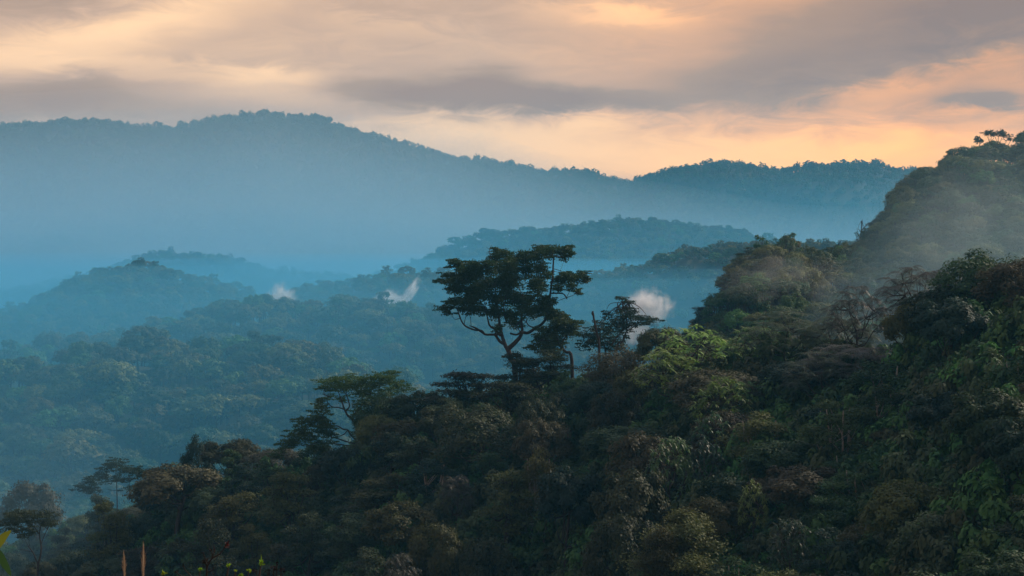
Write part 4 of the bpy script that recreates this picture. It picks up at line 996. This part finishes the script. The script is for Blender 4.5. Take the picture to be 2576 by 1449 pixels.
# ------------------------------------------------------------------ sky
SUN_AZ, SUN_EL = math.radians(62), math.radians(35)
def build_sky():
    w = bpy.data.worlds.new('World'); scene.world = w; w.use_nodes = True
    k = NT(w.node_tree)
    tc = k.n('ShaderNodeTexCoord'); sx = k.n('ShaderNodeSeparateXYZ'); k.put(sx.inputs[0], tc.outputs['Generated'])
    x, y, z = sx.outputs
    az = k.math('ARCTAN2', x, y); el = k.math('ARCSINE', z)
    # sky chart: columns and rows in hundreds, row 6.04 = horizon, 48.07 per radian
    U = k.math('MULTIPLY_ADD', az, 48.07, 12.88); V = k.math('MULTIPLY_ADD', el, -48.07, 6.04)
    def vec(a, b, c=0.0):
        q = k.n('ShaderNodeCombineXYZ'); k.put(q.inputs[0], a); k.put(q.inputs[1], b); k.put(q.inputs[2], c); return q.outputs[0]
    P = vec(k.math('MULTIPLY', U, .16), k.math('MULTIPLY', V, .55))
    n1 = k.noise(P, 1.0, 5, .55, .4); n2 = k.noise(P, 3.3, 7, .64, .9); nw = k.noise(P, 1.7, 3, .5)
    Uw = k.math('ADD', U, k.math('MULTIPLY_ADD', nw, 3.0, -1.5)); Vw = k.math('ADD', V, k.math('MULTIPLY_ADD', n2, .9, -.45))
    def blob(u, v, ru, rv, rot=0.0, p=1.0):
        du = k.math('ADD', Uw, -u / 100); dv = k.math('ADD', Vw, -v / 100); c, s = math.cos(rot), math.sin(rot)
        a = k.math('MULTIPLY_ADD', du, c, k.math('MULTIPLY', dv, s)); b = k.math('MULTIPLY_ADD', dv, c, k.math('MULTIPLY', du, -s))
        a = k.math('MULTIPLY', a, 100 / ru); b = k.math('MULTIPLY', b, 100 / rv)
        q = k.math('ADD', k.math('MULTIPLY', a, a), k.math('MULTIPLY', b, b))
        return k.math('EXPONENT', k.math('MULTIPLY', k.math('POWER', q, 1.4), -1.0))
    f = k.math('MULTIPLY_ADD', n1, .30, .40); f = k.math('ADD', f, k.math('MULTIPLY_ADD', n2, .34, -.17))
    for (u, v, ru, rv, rot, a) in ((1130, 236, 300, 48, .05, -.62), (1240, 200, 90, 36, 0, -.30), (1460, 255, 230, 34, .06, -.30), (60, 250, 300, 58, -.05, -.42), (400, 300, 420, 50, 0, -.22), (690, 225, 150, 60, 0, .22), (2250, 100, 520, 150, -.22, -.40), (2540, 20, 320, 140, 0, -.26), (1850, 215, 420, 60, -.12, -.14),
                                    (150, 140, 420, 66, -.28, .34), (520, 36, 330, 46, -.22, .20), (50, 20, 260, 60, 0, -.20), (620, 190, 520, 26, .03, .24), (1560, 48, 190, 28, .08, .30), (900, 60, 160, 24, .1, .14),
                                    (2320, 205, 260, 36, -.30, .20), (2480, 262, 120, 24, 0, -.28), (1750, 395, 900, 75, 0, .42), (1250, 318, 420, 34, -.05, .22), (1000, 20, 300, 60, 0, -.16), (1600, 330, 900, 50, 0, .10)):
        f = k.math('MULTIPLY_ADD', blob(u, v, ru, rv, rot), a, f)
    cold = k.ramp(f, [(.0, (0.394, 0.221, 0.139)), (.28, (0.483, 0.287, 0.175)), (.5, (0.660, 0.398, 0.242)), (.75, (0.916, 0.547, 0.296)), (1.0, (1.202, 0.724, 0.367))])
    warm = k.ramp(f, [(.0, (0.295, 0.162, 0.107)), (.28, (0.433, 0.228, 0.124)), (.5, (0.827, 0.351, 0.119)), (.75, (1.359, 0.527, 0.111)), (1.0, (1.753, 0.747, 0.119))])
    side = k.math('MULTIPLY', k.math('SUBTRACT', U, 12.0), .09, clamp=True)
    cloud = k.mix(side, cold, warm)
    sky = k.n('ShaderNodeTexSky', sky_type='NISHITA', sun_disc=False); sky.sun_elevation = SUN_EL; sky.sun_rotation = SUN_AZ
    sky.air_density = 1.0; sky.dust_density = 1.5
    # overhead the cloud breaks up and the clear sky shows between
    over = k.math('MULTIPLY', k.math('SUBTRACT', el, .20), 2.2, clamp=True)
    gap = k.math('MULTIPLY', over, SKY_MIX)
    c10 = k.n('ShaderNodeVectorMath', operation='SCALE'); k.put(c10.inputs[0], cloud); c10.inputs['Scale'].default_value = CLOUD_GAIN / SKY_STR
    col = k.mix(gap, c10.outputs[0], sky.outputs[0])
    bg = k.n('ShaderNodeBackground'); k.put(bg.inputs[0], col); bg.inputs[1].default_value = SKY_STR
    out = k.n('ShaderNodeOutputWorld'); k.put(out.inputs[0], bg.outputs[0])
    w.cycles.sampling_method = 'MANUAL'; w.cycles.sample_map_resolution = 1024
SKY_STR, CLOUD_GAIN, SKY_MIX = 0.15, 0.99, 0.85
build_sky()
sd = bpy.data.lights.new('sun', 'SUN'); sd.energy = 3.1; sd.angle = math.radians(4); sd.color = (1, .84, .68)
so = link('sun', sd)
d = Vector((math.sin(SUN_AZ) * math.cos(SUN_EL), math.cos(SUN_AZ) * math.cos(SUN_EL), math.sin(SUN_EL)))
so.rotation_euler = d.to_track_quat('Z', 'Y').to_euler(); so.location = d * 300

# ------------------------------------------------------------------ camera and render settings
cd = bpy.data.cameras.new('camera'); cd.sensor_width = 36; cd.lens = F / 2576 * 36; cd.clip_start = .1; cd.clip_end = 20000
cam = link('camera', cd); cam.rotation_euler = (math.radians(90) - math.atan((724.5 - VH) / F), 0, 0)
scene.camera = cam
scene.view_settings.view_transform = 'Standard'; scene.view_settings.look = 'None'; scene.view_settings.gamma = 1; scene.view_settings.exposure = 0.30
c = scene.cycles
c.max_bounces = 5; c.diffuse_bounces = 2; c.glossy_bounces = 1; c.transmission_bounces = 2; c.volume_bounces = 3; c.transparent_max_bounces = 64
c.volume_max_steps = 256; c.volume_step_rate = 1.0
c.use_denoising = True; c.sample_clamp_indirect = 4; c.caustics_reflective = False; c.caustics_refractive = False
c.use_adaptive_sampling = False
